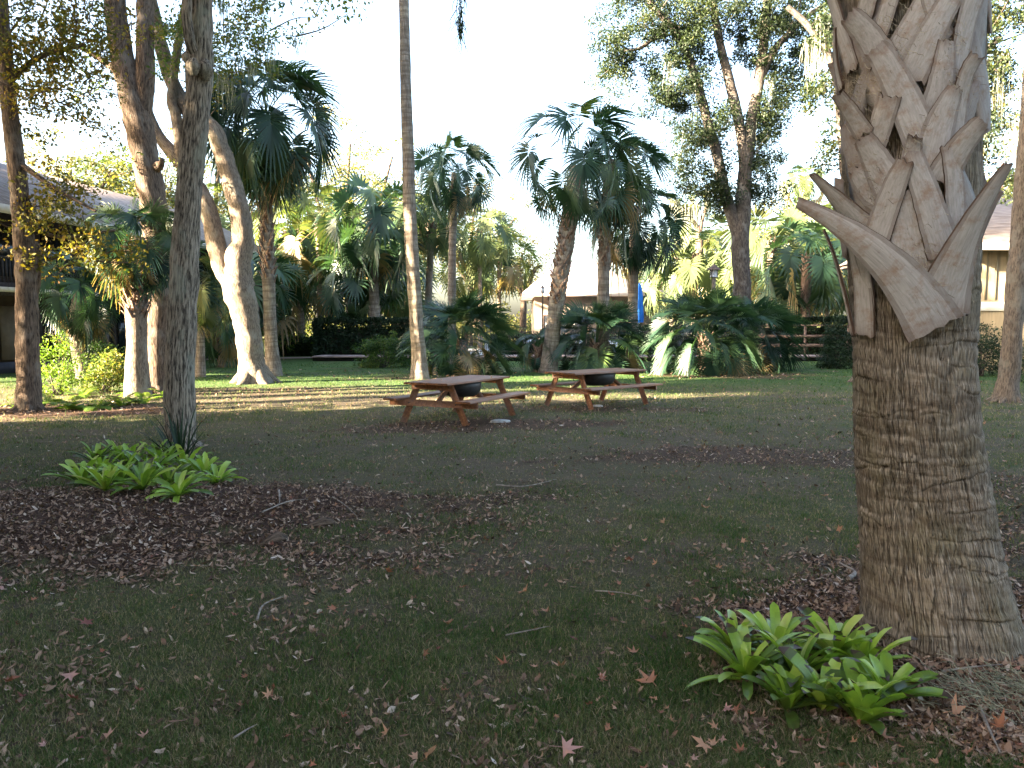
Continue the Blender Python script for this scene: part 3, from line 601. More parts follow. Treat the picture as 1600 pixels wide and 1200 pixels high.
CAMP = np.array([0, 0, CAM_H])
def surf(px, py, lift):
    d = ray(px, py); t = 4.0 / d[1]
    for _ in range(3): z = CAM_H + d[2] * t; cx, cy, r = h_axis(z); t = (cy - r * .6) / d[1] if False else t; t = cy / d[1]
    z = CAM_H + d[2] * t; cx, cy, r = h_axis(z); rr_ = r + lift
    a = d[0] ** 2 + d[1] ** 2; b = -2 * (d[0] * cx + d[1] * cy); c = cx * cx + cy * cy - rr_ * rr_; disc = b * b - 4 * a * c
    th = -b / (2 * a) if disc < 0 else (-b - math.sqrt(disc)) / (2 * a)
    P = CAMP + d * th; nrm = np.array([P[0] - cx, P[1] - cy, 0.0]); nrm /= np.linalg.norm(nrm) + 1e-9
    return P, nrm
BOOTS = []
def big_boot(path, widths, l0=.02, l1=.09, th=.022, seed=0, frayed=True):
    rng = np.random.default_rng(seed + 900); n = 30; Pp = np.array(path, float); uu = np.linspace(0, 1, len(Pp)); dg = 2 if len(Pp) > 2 else 1; Q = np.stack([np.polyval(np.polyfit(uu, Pp[:, a], dg), np.linspace(0, 1, n)) for a in (0, 1)], 1); W = np.maximum(np.polyval(np.polyfit(uu, widths, 2 if len(BOOTS) and widths[0] > 80 else 1), np.linspace(0, 1, n)), 4)
    C = []; N = []
    for i in range(n):
        s = i / (n - 1); P, nr = surf(Q[i][0], Q[i][1], l0 + (l1 - l0) * s ** 1.2); C.append(P); N.append(nr)
    C = np.array(C); N = np.array(N)
    for _ in range(3): C[1:-1] = (C[:-2] + 2 * C[1:-1] + C[2:]) / 4; N[1:-1] = (N[:-2] + N[1:-1] * 2 + N[2:]) / 4
    T = np.gradient(C, axis=0); T /= np.linalg.norm(T, axis=1)[:, None]; S = np.cross(T, N); S /= np.linalg.norm(S, axis=1)[:, None]; N = np.cross(S, T)
    k = 9; u = np.linspace(-1, 1, k); V = []; tv = []
    ex = rng.normal(0, 1, (2, k))
    for i in range(n):
        s = i / (n - 1); w = W[i] / F_PX * 3.72 * .5; t = th * (1.0 - .35 * s); wob = (vnoise(np.array([i * .35]), np.array([seed * 1.0]))[0] - .5) * .0
        off = T[i] * 0
        arch = (1 - u ** 2) * w * (.12 + .12 * s); fray = ex[0] * .007 * min(1, max(0, 1 - i / 3)) + ex[1] * .007 * min(1, max(0, (i - n + 4) / 3))
        edge = np.array([vnoise(np.array([i * .5]), np.array([seed + q * 7.0]))[0] - .5 for q in (0, 1)]) * .004
        top = C[i] + np.outer(u * w * (1 + wob) + np.where(u < 0, edge[0], edge[1]) * u * u, S[i]) + np.outer(arch, N[i]) + np.outer(fray, T[i]); bot = top - np.outer(t * (1 - .45 * u ** 2), N[i])
        V += [top, bot]; ln = i / (n - 1); tvv = np.stack([u * w, np.full(k, ln * .5 + seed), np.full(k, ln)], 1); tv += [tvv, tvv]
    V = np.array(V).reshape(n, 2, k, 3); tv = np.array(tv).reshape(n, 2, k, 3); mb = MB()
    def sheet(A, B, flip):
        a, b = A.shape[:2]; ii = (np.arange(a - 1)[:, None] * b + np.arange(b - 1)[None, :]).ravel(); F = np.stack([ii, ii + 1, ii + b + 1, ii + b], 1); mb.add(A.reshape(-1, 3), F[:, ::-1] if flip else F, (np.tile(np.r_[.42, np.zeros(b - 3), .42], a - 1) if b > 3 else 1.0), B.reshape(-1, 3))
    sheet(V[:, 0], tv[:, 0], False); sheet(V[:, 1], tv[:, 1], True)
    for q, fl in ((0, True), (k - 1, False)): sheet(np.stack([V[:, 0, q], V[:, 1, q]], 1), np.stack([tv[:, 0, q], tv[:, 1, q]], 1), fl)
    for q, fl in ((0, False), (n - 1, True)): sheet(np.stack([V[q, 0], V[q, 1]], 1), np.stack([tv[q, 0], tv[q, 1]], 1), fl)
    return mb
M['boot_core'] = barkmat('boot_core', (0.07, 0.048, 0.036), (0.20, 0.155, 0.125), (60, 8, 6), (0.30, 0.27, 0.24), 0.5, 0.006)
# lower fillers: more crossing bases underneath and round the back
rngb = np.random.default_rng(12)
def filler():
    i = 0; z = 2.02
    while z < 5.2:
        az = i * 2.39996 + .4; cx, cy, r = h_axis(z); sg = 1 if i % 2 else -1; n = 8; mb = MB(); V = []; tv = []
        L = rngb.uniform(.34, .46); w0 = rngb.uniform(.085, .115); back = math.sin(az) > .2
        for q in range(n):
            s = q / (n - 1); a = az + sg * s * .55; zz = z + s * L; cx, cy, r = h_axis(zz); rad = r + .002 + (.09 if back else .010) * s ** 1.5
            d = np.array([math.cos(a), math.sin(a), 0]); sd = np.array([-math.sin(a), math.cos(a), -sg * .35]); w = w0 * (1 - .6 * s); c = np.array([cx, cy, zz]) + d * rad
            V += [c - sd * w, c - sd * w * .5 + d * .016, c + d * .018, c + sd * w * .5 + d * .013, c + sd * w, c - d * .01]; tv += [[u * w, s * .5 + i, s] for u in (-1, -.5, 0, .5, 1, 0)]
        F = [[q * 6 + b, q * 6 + (b + 1) % 6, q * 6 + 6 + (b + 1) % 6, q * 6 + 6 + b] for q in range(n - 1) for b in range(6)]
        F2 = [[(n - 1) * 6 + a for a in (0, 1, 2, 5)], [(n - 1) * 6 + a for a in (5, 2, 3, 4)]]
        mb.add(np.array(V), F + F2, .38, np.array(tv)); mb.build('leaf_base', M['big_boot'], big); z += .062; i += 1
filler()
BOOTS = [
 ([(1345, 40), (1356, 0), (1370, -50)], [34, 32, 28], .03, .06), ([(1372, 60), (1388, 10), (1402, -40)], [26, 26, 24], .035, .06),
 ([(1392, 95), (1420, 45), (1445, 5), (1466, -40)], [40, 36, 32, 28], .035, .07), ([(1420, 125), (1447, 62), (1478, 18), (1505, -40)], [52, 44, 36, 28], .045, .08),
 ([(1332, 108), (1315, 55), (1300, 0), (1288, -40)], [26, 28, 28, 22], .03, .08), ([(1314, 140), (1305, 95), (1303, 45)], [16, 14, 8], .02, .05),
 ([(1500, 120), (1502, 60), (1522, 5), (1538, -40)], [22, 38, 38, 34], .04, .09), ([(1462, 172), (1473, 118), (1480, 62)], [48, 42, 22], .04, .06),
 ([(1478, 60), (1462, 20), (1448, -30)], [30, 30, 26], .05, .07), 
 ([(1495, 222), (1498, 160), (1513, 118), (1527, 86)], [22, 30, 32, 16], .06, .11), ([(1446, 285), (1460, 225), (1478, 170), (1494, 138)], [64, 58, 40, 22], .04, .07),
 ([(1362, 236), (1376, 196), (1390, 150)], [42, 40, 34], .04, .07), ([(1445, 232), (1420, 165), (1386, 105), (1368, 75)], [58, 46, 34, 38], .055, .10),
 ([(1378, 92), (1352, 52), (1326, 24)], [44, 42, 30], .09, .13), ([(1395, 302), (1368, 250), (1348, 216)], [58, 44, 30], .06, .09), ([(1352, 212), (1330, 178), (1308, 148)], [32, 30, 22], .08, .13),
 ([(1418, 290), (1425, 240), (1430, 215)], [34, 30, 20], .05, .07), ([(1468, 285), (1500, 232), (1536, 190)], [48, 42, 28], .06, .12),
 ([(1492, 350), (1492, 285), (1482, 228)], [34, 32, 22], .05, .07), ([(1478, 400), (1458, 335), (1442, 290), (1424, 235)], [52, 46, 40, 26], .06, .09),
 ([(1430, 445), (1425, 390), (1415, 335), (1408, 300)], [70, 86, 70, 40], .02, .05), ([(1362, 392), (1383, 328), (1400, 285), (1415, 250)], [48, 42, 34, 26], .07, .10),
 ([(1380, 300), (1358, 290), (1338, 262)], [60, 54, 30], .03, .06), ([(1352, 362), (1322, 330), (1298, 300), (1268, 274)], [52, 36, 24, 12], .06, .18),
 ([(1350, 525), (1348, 455), (1338, 400), (1322, 350)], [40, 36, 32, 22], .03, .07), ([(1330, 522), (1318, 455), (1300, 400), (1287, 362)], [8, 10, 9, 4], .02, .10),
 ([(1362, 485), (1352, 430), (1342, 385)], [10, 22, 26], .04, .07), ([(1505, 494), (1504, 450), (1508, 390)], [18, 26, 24], .04, .06),
 ([(1470, 482), (1488, 425), (1512, 365), (1545, 305), (1574, 262)], [86, 66, 42, 24, 16], .06, .22), ([(1460, 512), (1425, 455), (1375, 398), (1310, 352), (1248, 318)], [88, 66, 50, 36, 16], .075, .26),
]
for i, (pth, wd, a0, a1) in enumerate(BOOTS):
    a0 *= .8; a1 = a1 * 1.35
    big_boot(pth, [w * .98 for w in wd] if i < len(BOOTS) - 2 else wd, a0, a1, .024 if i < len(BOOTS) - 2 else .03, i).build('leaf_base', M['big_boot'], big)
# fibre hair between the leaf bases
fm = MB()
for (px, py, n, s) in ((1400, 45, 110, 26), (1360, 130, 90, 22), (1335, 150, 70, 14), (1490, 60, 80, 16), (1500, 130, 60, 14), (1455, 400, 120, 28), (1365, 300, 90, 22), (1350, 235, 60, 14), (1430, 215, 40, 12), (1440, 430, 60, 20)):
    for _ in range(n):
        x, y = rngb.normal(px, s), rngb.normal(py, s * 1.3); P, nr = surf(x, y, rngb.uniform(.05, .11)); k = 5; Q = [P]
        dd = rngb.normal(0, 1, 3); dd[2] *= 1.0
        for q in range(k - 1): dd += rngb.normal(0, .6, 3); dd /= np.linalg.norm(dd); Q.append(Q[-1] + dd * rngb.uniform(.006, .018))
        Q = np.array(Q); sd = np.array([.0007, 0, .0007]); V = np.concatenate([Q - sd, Q + sd]); q = np.arange(k - 1)
        fm.add(V, np.stack([q, q + 1, q + 1 + k, q + k], 1), float(rngb.uniform()))
fm.build('fibre', M['fibre'], big)['kind'] = 'stuff'
# crown high above the frame
cmb = MB(); palm_crown(cmb, (h_axis(5.3)[0], 4.0, 6.9), np.random.default_rng(3), 26, 1.15, elo=-.2, nseg=26); 
tmb = MB(); tube(tmb, [(h_axis(5.3)[0], 4.0, 5.3), (h_axis(5.3)[0], 4.0, 7.0)], [.33, .2], 16, 8); tmb.build('crown_shaft', M['boot'], big); cmb.build('crown', M['palm_leaf'], big)

# ================================================================ broadleaf trees
tree('oak_tree', 'rough furrowed grey oak trunk rising from the strappy green plant bed at left', G(282, 697)[1],
     [[(282, 697, 24), (280, 600, 22.5), (284, 500, 21.5), (289, 400, 20.5), (295, 300, 19.5), (303, 215, 20), (309, 150, 18), (312, 90, 20), (314, 40, 17), (316, -40, 16), (330, -300, 13), (350, -600, 9)],
      [(310, 95, 10), (298, 70, 8, -.2), (292, 30, 7, -.3), (288, -30, 6, -.4), (240, -250, 5, -1)]],
     [], M['rough_bark'], M['oak_leaf'], 1, world=[(-4.6, 11.5, 9.6, 2.6, 2.4, 1.8, 70)], knots=[(322, 110, 15, -.1), (303, 105, 12, -.25), (292, 90, 8, -.1)], per=40, wper=45, size=.1)
tree('sweetgum_tree', 'slim mottled tree at the far left edge with yellowing star leaves', G(46, 640)[1],
     [[(46, 640, 19), (44, 560, 16), (41, 450, 15), (38, 380, 14.5), (28, 280, 13), (16, 180, 12), (8, 90, 11), (2, 0, 9), (-10, -200, 8)],
      [(40, 400, 7), (56, 385, 6, .2), (58, 440, 5, .3), (52, 470, 4, .4)], [(12, 130, 5), (60, 90, 4, .3), (130, 70, 3, .6)], [(24, 250, 5), (80, 290, 3.5, -.2), (150, 330, 2, -.4)], [(35, 340, 4), (90, 370, 3, .2), (180, 360, 2, .5)]],
     [(60, 60, 90, 70, 75), (110, 130, 60, 60, 30), (40, 150, 40, 90, 24), (150, 30, 50, 40, 20), (150, 200, 50, 25, 5), (80, 330, 70, 45, 26), (150, 380, 60, 40, 16), (60, 400, 40, 40, 9), (110, 290, 60, 30, 12)],
     M['oak_bark'], M['gum_leaf'], 2, world=[(-12, 16, 11, 2.5, 2.5, 3, 50)], per=42, size=.085, crad=.36, wper=40)
tree('twin_trunk_oak', 'tall brown oak splitting into two upright trunks behind the rough grey trunk', 20.0,
     [[(248, 612, 22), (247, 540, 19), (250, 450, 20), (244, 370, 20), (238, 310, 20), (228, 250, 20), (216, 190, 21), (205, 140, 20), (192, 90, 17), (184, 40, 16), (178, -20, 15), (160, -300, 12), (140, -560, 8)],
      [(218, 190, 15), (226, 130, 14), (227, 70, 13), (227, 0, 12), (232, -100, 11), (260, -400, 8)], [(182, 110, 6), (165, 98, 5, .1), (150, 88, 4, .2), (100, 60, 3, .4)], [(240, 262, 12), (250, 258, 6, -.2), (254, 248, 3, -.3)]],
     [(160, 110, 50, 60, 12), (120, 40, 60, 50, 12), (255, 60, 20, 60, 8), (180, 250, 40, 20, 5)], M['oak_bark'], M['live_leaf'], 3,
     world=[(-10.5, 20, 13.2, 3.6, 3.2, 2.6, 110)], per=40, wper=45, size=.1, crad=.4)
tree('leaning_oak', 'pale leaning oak forked low like a wishbone, sunlit on its left side', G(402, 598)[1],
     [[(398, 598, 30), (392, 565, 22), (388, 520, 21), (380, 480, 24), (371, 445, 27), (372, 410, 22), (379, 370, 18), (374, 330, 17), (362, 285, 16), (348, 240, 15), (335, 205, 14), (315, 185, 13, .5), (292, 170, 13, 1), (270, 130, 12, 1.2), (254, 80, 12, 1.2), (240, 20, 11, 1.2), (225, -60, 10, 1), (200, -300, 8)],
      [(368, 450, 18), (350, 420, 17), (338, 385, 16), (330, 345, 15), (318, 310, 14), (300, 280, 13, .4), (275, 245, 12, .6), (250, 215, 10, .8), (235, 185, 9, 1), (215, 120, 7, 1.3)],
      [(280, 260, 10, .5), (280, 220, 9, .6), (275, 180, 9, .7), (268, 150, 8, .8), (280, 60, 7, 1), (300, -50, 6, 1)]],
     [(345, 60, 55, 55, 34), (280, 60, 40, 50, 20), (390, 40, 50, 45, 24), (330, 130, 40, 40, 14), (270, 300, 30, 40, 8), (440, 60, 30, 20, 4), (400, 100, 30, 30, 10)], M['pale_bark'], M['live_leaf'], 4,
     world=[(-7.5, 23.5, 13.6, 3.8, 3.0, 2.2, 110)], moss=(26, 22, (.5, 1.3), .012), slim=.9, per=40, wper=45, size=.1, crad=.42)
tree('live_oak', 'tall dark live oak with several upright limbs left of the big foreground palm', G(1160, 572)[1],
     [[(1160, 572, 20), (1160, 500, 17), (1159, 430, 17), (1157, 380, 17), (1160, 330, 16), (1163, 280, 13), (1167, 240, 12), (1176, 180, 11), (1187, 120, 10), (1194, 60, 9), (1200, -10, 8), (1215, -200, 6)],
      [(1155, 365, 15), (1142, 330, 12), (1132, 300, 11), (1120, 240, 10), (1108, 200, 9), (1098, 160, 9), (1086, 120, 8), (1072, 80, 8), (1055, 50, 7), (1035, 25, 7), (1015, 0, 6), (980, -80, 5)],
      [(1165, 270, 12), (1158, 210, 10), (1148, 160, 10), (1138, 120, 9), (1128, 80, 8), (1118, 30, 7), (1112, -40, 6)], [(1186, 130, 8), (1205, 85, 7), (1230, 55, 6), (1262, 25, 5), (1300, 0, 4)],
      [(1040, 55, 5), (1020, 62, 4), (1000, 75, 3), (975, 80, 2)]],
     [(1000, 60, 60, 55, 42), (960, 110, 30, 40, 17), (1060, 100, 50, 60, 50), (1100, 190, 40, 60, 45), (1110, 30, 70, 50, 50), (1180, 50, 70, 50, 42), (1250, 40, 60, 50, 42), (1220, 120, 40, 40, 15), (1220, 170, 40, 40, 27), (1190, 240, 30, 50, 30),
      (1120, 290, 45, 40, 32), (1070, 250, 30, 35, 15), (1190, 300, 30, 30, 15), (1040, 150, 40, 30, 17), (1260, 100, 30, 40, 11), (1000, 0, 60, 30, 20)], M['dark_bark'], M['oak_leaf'], 6,
     world=[(9.5, 29, 17.5, 5, 3, 2, 60)], moss=(34, 20, (.6, 1.8), .014), per=165, size=.11, crad=.58, spread=.9, wper=40, nb=.7, rr=(0, .55), slim=.82)
tree('mossy_oak', 'dark oak hung with spanish moss seen behind the left edge of the big palm trunk', 24.0,
     [[(1352, 575, 18), (1345, 450, 16), (1335, 340, 14), (1325, 260, 12), (1318, 180, 11), (1312, 100, 10), (1310, 20, 9), (1305, -120, 8)], [(1316, 150, 8), (1296, 90, 6), (1262, 40, 5), (1230, 10, 4)], [(1325, 260, 8), (1400, 180, 7, .5), (1500, 120, 6, 1), (1560, 60, 5, 1.2)]],
     [(1300, 40, 40, 40, 20), (1280, 130, 25, 45, 10), (1295, 220, 20, 50, 8), (1545, 60, 40, 60, 30), (1570, 150, 40, 60, 24), (1545, 220, 30, 40, 12), (1590, 30, 30, 60, 14), (1580, 290, 30, 25, 8), (1420, 60, 80, 60, 20)], M['dark_bark'], M['oak_leaf'], 8,
     world=[(13, 24, 13, 4, 3, 2, 40)], moss=(30, 26, (.8, 2.2), .013), per=100, size=.11, crad=.46, wper=40)
tree('lichen_trunk_tree', 'slender lichen spotted trunk standing at the right edge by the tan house', G(1572, 628)[1],
     [[(1572, 628, 19), (1576, 590, 15), (1582, 520, 14), (1588, 440, 14), (1594, 360, 13), (1600, 280, 13), (1606, 200, 12), (1612, 100, 11), (1620, -50, 10), (1640, -300, 8)]],
     [], M['pale_bark'], M['oak_leaf'], 9, world=[(13.5, 18, 11.5, 3, 3, 2, 40)], per=40, wper=40, size=.1)

# ================================================================ palms of the middle ground
palm('palm_tree', 'tall shaggy palm with peeling trunk and full dark crown beside the leaning oak', 27.0,
     [(428, 587, 13), (424, 540, 10), (421, 480, 9.5), (419, 420, 10), (417, 360, 10), (415, 300, 10), (414, 250, 9), (415, 200, 8)], (415, 172), 21, n=50, scale=1.42, boots=(270, 440, .12, .085, .09, .34), elo=-1.25, nseg=34, droop=.75, rbase=.38, dead=.03, Lp=1.0, L=.88)
palm('palm_tree', 'tallest bare slender palm trunk beside the near picnic table, its crown out of sight above', 25.6,
     [(656, 591, 15), (655, 560, 11.5), (650, 500, 10.5), (646, 430, 10.5), (641, 350, 10), (638, 250, 9.5), (634, 130, 8.5), (631, 0, 7.5), (628, -150, 7), (626, -330, 7)], (626, -345), 22, n=24, scale=1.1, bark='palm_bark')
palm('palm_tree', 'slender palm with small rounded blue green crown to the right of the tall bare trunk', 36.0,
     [(706, 570, 8), (706, 500, 6.5), (706, 440, 6.5), (707, 370, 6), (709, 310, 6), (710, 270, 5)], (710, 262), 23, n=26, scale=1.02, boots=(295, 320, .05, .11, .12, .25), elo=-.75, rbase=.36)
palm('palm_tree', 'tall palm with diamond patterned trunk leaning right behind the far picnic table', 29.0,
     [(856, 585, 14), (860, 550, 12), (866, 500, 11.5), (873, 450, 12.5), (882, 390, 13), (890, 340, 13), (897, 300, 12), (901, 260, 10)], (903, 238), 24, n=22, scale=1.24, Lp=1.3, L=.86, boots=(290, 480, .085, .10, .07, .26), elo=-.7, nseg=34, rbase=.3, droop=.7)
palm('palm_tree', 'middle palm of the dark clump with straight trunk rising from a bushy palmetto', 30.5,
     [(941, 582, 11), (942, 540, 10), (943, 470, 9.5), (944, 400, 9.5), (946, 350, 9.5), (950, 290, 8), (958, 250, 7)], (962, 262), 25, n=24, scale=1.05, boots=(330, 420, .10, .09, .05, .22), elo=-1.0, nseg=34, rbase=.27, droop=.7)
palm('palm_tree', 'shorter right hand palm of the dark clump with low drooping crown', 33.0,
     [(986, 578, 10), (988, 520, 8.5), (989, 460, 8), (990, 400, 8), (992, 350, 7)], (996, 340), 26, n=24, scale=1.05, elo=-.8, nseg=32, rbase=.25, droop=.6)
palm('palm_tree', 'small pale stemmed palm with sunlit fronds between the tall trunk and the slender palm', 44.0,
     [(664, 565, 6.5), (668, 500, 5.5), (671, 430, 5.5), (673, 390, 5), (674, 350, 5)], (674, 335), 27, n=24, scale=1.05, leaf='palm_leaf_lit', bark='pale_bark', boots=(352, 385, .06, .14, .14, .3), elo=-.7)
palm('palm_tree', 'old palm with orange brown leaf bases and drooping fronds by the dark building', 19.0,
     [(215, 606, 19), (214, 570, 16), (214, 530, 15), (213, 480, 16), (213, 440, 15), (214, 400, 12), (215, 370, 10)], (216, 372), 28, n=30, scale=.62, boots=(385, 500, .06, .10, .10, .24), elo=-.95, nseg=34, bark='pale_bark', droop=.7, rbase=.33)
palm('palm_tree', 'leaning short palm with blue green drooping fan leaves against the dark building', 25.5,
     [(134, 590, 12), (128, 570, 12), (122, 540, 11), (119, 510, 11), (122, 480, 11), (128, 450, 9)], (130, 448), 29, n=26, scale=.8, elo=-1.2, nseg=32, bark='pale_bark', droop=.9, rbase=.3)
palm('palm_tree', 'low palm with yellow green fans glowing between the rough trunk and the leaning oak', 26.5,
     [(312, 575, 8), (312, 530, 7), (313, 480, 7), (314, 450, 7)], (314, 440), 30, n=18, scale=.72, elo=-1.1, nseg=30, rbase=.7, droop=.7, leaf='palm_leaf_lit')

# bushy palmettos low on the lawn
def palmetto(name, label, px, py, D, seed, scale, n=30, trunk=.55, **kw):
    rng = np.random.default_rng(seed); b = at(px, py, D); base = np.array([b[0], D, 0]); root = thing(name, label, 'palmetto', base)
    tm = MB(); pts = [base - [0, 0, .1], base + [0, 0, trunk * .5], base + [0, 0, trunk]]; tube(tm, pts, [.26, .2, .16], 12, 10, .15, seed)
    tk = tm.build('trunk', M['boot_dark'], root); bm = MB(); boot_lattice(bm, pts, [.24, .2, .17], .02, trunk, rng, .12, .07, .10, .28); bm.build('leaf_bases', M['boot_dark'], tk, smooth=False)
    cm = MB(); palm_crown(cm, base + [0, 0, trunk], rng, n, scale, **kw); cm.build('crown', M['palm_leaf'], root); return root
palmetto('palmetto', 'bushy palmetto with pale dead fronds hanging under it, behind the near picnic table', 722, 584, 28.5, 41, .95, 62, 1.25, wscale=1.1, elo=-.75, pw=1.3, bk=.5, droop=.3, nseg=38, rbase=.36, dead=.12)
palmetto('palmetto', 'bushy palmetto growing round the foot of the dark palm clump', 930, 578, 29.6, 42, .92, 54, 1.15, elo=-.75, pw=1.3, bk=.5, droop=.3, nseg=38, rbase=.32, dead=.03)
palmetto('palmetto', 'widest palmetto in front of the lantern post, with a thin orange stake by its foot', 1100, 584, 28.3, 43, .96, 66, 1.4, elo=-.95, pw=1.25, bk=.5, droop=.4, nseg=42, wscale=1.1, rbase=.34, dead=.03)
palmetto('palmetto', 'dark palmetto against the foot of the live oak trunk', 1165, 576, 30.2, 44, 1.0, 52, 1.3, elo=-.9, pw=1.15, bk=.6, droop=.4, nseg=36, rbase=.22)
palmetto('palmetto', 'small young palmetto directly left of the diamond patterned palm trunk', 842, 583, 29.5, 45, .5, 16, .95, elo=-.2, nseg=26, rbase=.3)

# ================================================================ picnic tables
m, nt, out = newmat('stained_wood'); M['wood'] = m
mp = coords(nt, (3, 26, 26)); n1 = noise(nt, mp, 1, 5, .65, .5); r1 = ramp(nt, [(.3, (.10, .038, .016)), (.55, (.25, .10, .038)), (.75, (.35, .16, .07))]); nt.links.new(n1.outputs['Fac'], r1.inputs[0])
mp2 = coords(nt, (2.5, 2.5, 2.5)); n2 = noise(nt, mp2, 1, 4, .6); r2 = ramp(nt, [(.45, (0, 0, 0)), (.7, (.6, .6, .6))]); nt.links.new(n2.outputs['Fac'], r2.inputs[0])
c = mixc(nt, r2.outputs[0], r1.outputs[0], (.20, .13, .10)); p = nt.nodes.new('ShaderNodeBsdfPrincipled'); p.inputs['Roughness'].default_value = .55; p.inputs['Specular IOR Level'].default_value = .35
nt.links.new(c, p.inputs['Base Color']); nt.links.new(bump(nt, n1.outputs['Fac'], .4, .003), p.inputs['Normal']); nt.links.new(p.outputs[0], out.inputs[0])
M['black_metal'] = plain('black_metal', (.010, .010, .011), (.03, .028, .026), (8, 8, 8), .5, .001, .4)
M['tan'] = plain('tan', (.40, .25, .14), (.55, .38, .24), (10, 10, 10), .6)
def picnic(label, near, ang, L=2.35):
    """near = ground point below the middle of the near end of the top; ang = heading of the long axis"""
    c, s = math.cos(ang), math.sin(ang); ctr = np.array([near[0] + c * L / 2, near[1] + s * L / 2]); z0 = float(gz(*ctr))
    root = thing('picnic_table', label, 'picnic table', (ctr[0], ctr[1], z0)); root.rotation_euler = (0, 0, ang); ORG[root.name] = np.zeros(3)
    for i in range(6):
        mb = MB(); w = .145; y = -.455 + i * .153; bbox(mb, -L / 2 + rg.normal(0, .006), L / 2 + rg.normal(0, .006), y, y + w, .722, .760, .005, .5); mb.build('top_plank', M['wood'], root, False)
    for sy in (-1, 1):
        mb = MB()
        for i in range(2): y = sy * .75 - .15 + i * .152; bbox(mb, -L / 2, L / 2, y, y + .145, .425, .463, .005)
        mb.build('bench', M['wood'], root, False)
    for sx in (-1, 1):
        x = sx * (L / 2 - .28)
        for sy in (-1, 1):
            mb = MB(); P0 = np.array([x, sy * .33, .715]); P1 = np.array([x, sy * .66, 0.0]); d = P1 - P0; ln = np.linalg.norm(d); d /= ln; u = np.array([1, 0, 0.]); v = np.cross(d, u)
            bbox(mb, -.02, .02, -.06, .06, 0, ln, .004, M=lambda V: P0 + np.outer(V[:, 0] + sx * .0, u) + np.outer(V[:, 1], v) + np.outer(V[:, 2], d)); mb.build('leg', M['wood'], root, False)
        mb = MB(); bbox(mb, x + sx * .022, x + sx * .060, -.90, .90, .335, .424, .004); mb.build('seat_beam', M['wood'], root, False)
        mb = MB(); bbox(mb, x + sx * .022, x + sx * .060, -.42, .42, .633, .721, .004); mb.build('top_beam', M['wood'], root, False)
        mb = MB(); P0 = np.array([x - sx * .04, 0, .34]); P1 = np.array([x - sx * .62, 0, .70]); d = P1 - P0; ln = np.linalg.norm(d); d /= ln; v = np.array([0, 1, 0.]); u = np.cross(v, d)
        bbox(mb, -.045, .045, -.02, .02, 0, ln, .004, M=lambda V: P0 + np.outer(V[:, 0], u) + np.outer(V[:, 1], v) + np.outer(V[:, 2], d)); mb.build('brace', M['wood'], root, False)
        mb = MB()
        for sy in (-1, 1):
            for (zz, yy) in ((.38, .485), (.67, .352)):
                mb2 = [(x + sx * .06, sy * yy, zz), (x + sx * .072, sy * yy, zz)]; tube(mb, mb2, [.012, .012], 8, 2)
        mb.build('bolts', M['black_metal'], root)
    return root, ctr, z0
def bowl(label, ctr, z0, ang, r=.36):
    root = thing('fire_bowl', label, 'fire bowl', (ctr[0], ctr[1], z0), 'black bowls hung in the picnic tables'); ORG[root.name] = np.zeros(3); root.rotation_euler = (0, 0, ang)
    mb = MB(); prof = [(.0, .43), (r * .5, .435), (r * .82, .47), (r * .97, .55), (r, .63), (r * 1.0, .715)]; n = 32; a = np.linspace(0, 2 * np.pi, n, endpoint=False); V = []
    prof2 = prof + [(q[0] * .95, q[1] + .01) for q in prof[::-1]]
    for (rr_, z) in prof2: V.append(np.stack([np.cos(a) * max(rr_, .001), np.sin(a) * max(rr_, .001), np.full(n, z)], 1))
    V = np.concatenate(V); k = len(prof2); i0 = (np.arange(k - 1)[:, None] * n + np.arange(n)[None, :]).ravel(); j = (np.arange(k - 1)[:, None] * n + (np.arange(n)[None, :] + 1) % n).ravel()
    mb.add(V, np.stack([i0, j, j + n, i0 + n], 1)); mb.build('bowl', M['black_metal'], root)
    mb = MB(); tube(mb, [(r * math.cos(t) * 1.01, r * math.sin(t) * 1.01, .70) for t in np.linspace(0, 2 * np.pi, 25)], [.010, .010], 6, 48, cap=False); mb.build('rim', M['black_metal'], root)
    for sy in (-1, 1): mb = MB(); tube(mb, [(r * .99, sy * .05, .58), (r * 1.12, sy * .05, .58), (r * 1.12, sy * -.05, .58), (r * .99, sy * -.05, .58)], [.008, .008], 6, 12); mb.build('handle', M['black_metal'], root) if sy > 0 else None
    return root
N1 = at(664, 596, 13.25); A1 = R(63); t1, c1, z1 = picnic('near weathered reddish picnic table, closest to the tall bare palm trunk', N1, A1)
N2 = at(874, 578, 16.0); A2 = R(42); t2, c2, z2 = picnic('farther bright orange brown picnic table standing to the right', N2, A2)
bowl('round black fire bowl hung beneath the near picnic table top', c1, z1, A1, .40); bowl('round black fire bowl hung beneath the farther picnic table top', c2, z2, A2, .40)
def on_table(px, py, Y): p_ = at(px, py, Y); return p_
for (lab, px, Y, hh) in (('tiny pale peg standing on the near table, toward its far right end', 768, 14.6, .05), ('small brown pine cone lying on the near table, left of its middle', 690, 13.9, .03)):
    q = at(px, 590, Y); b = np.array([q[0], Y, z1 + .7605]); mb = MB(); tube(mb, [b, b + [0.004, 0, hh * .5], b + [0, .004, hh]], [.016, .014, .008], 8, 6, .2, 3); single('peg' if hh > .04 else 'pine_cone', mb, M['tan'], lab, 'peg' if hh > .04 else 'pine cone', b)
mb = MB(); q = G(1107, 574); bbox(mb, q[0] - .02, q[0] + .02, 27.95, 27.98, -.05, .78, .004); single('stake', mb, M['tan'], 'thin orange brown garden stake in front of the widest palmetto', 'stake', (q[0], 27.95, 0))
M['stone'] = plain('stone', (.25, .25, .24), (.42, .42, .40), (12, 12, 12), .9, .006)
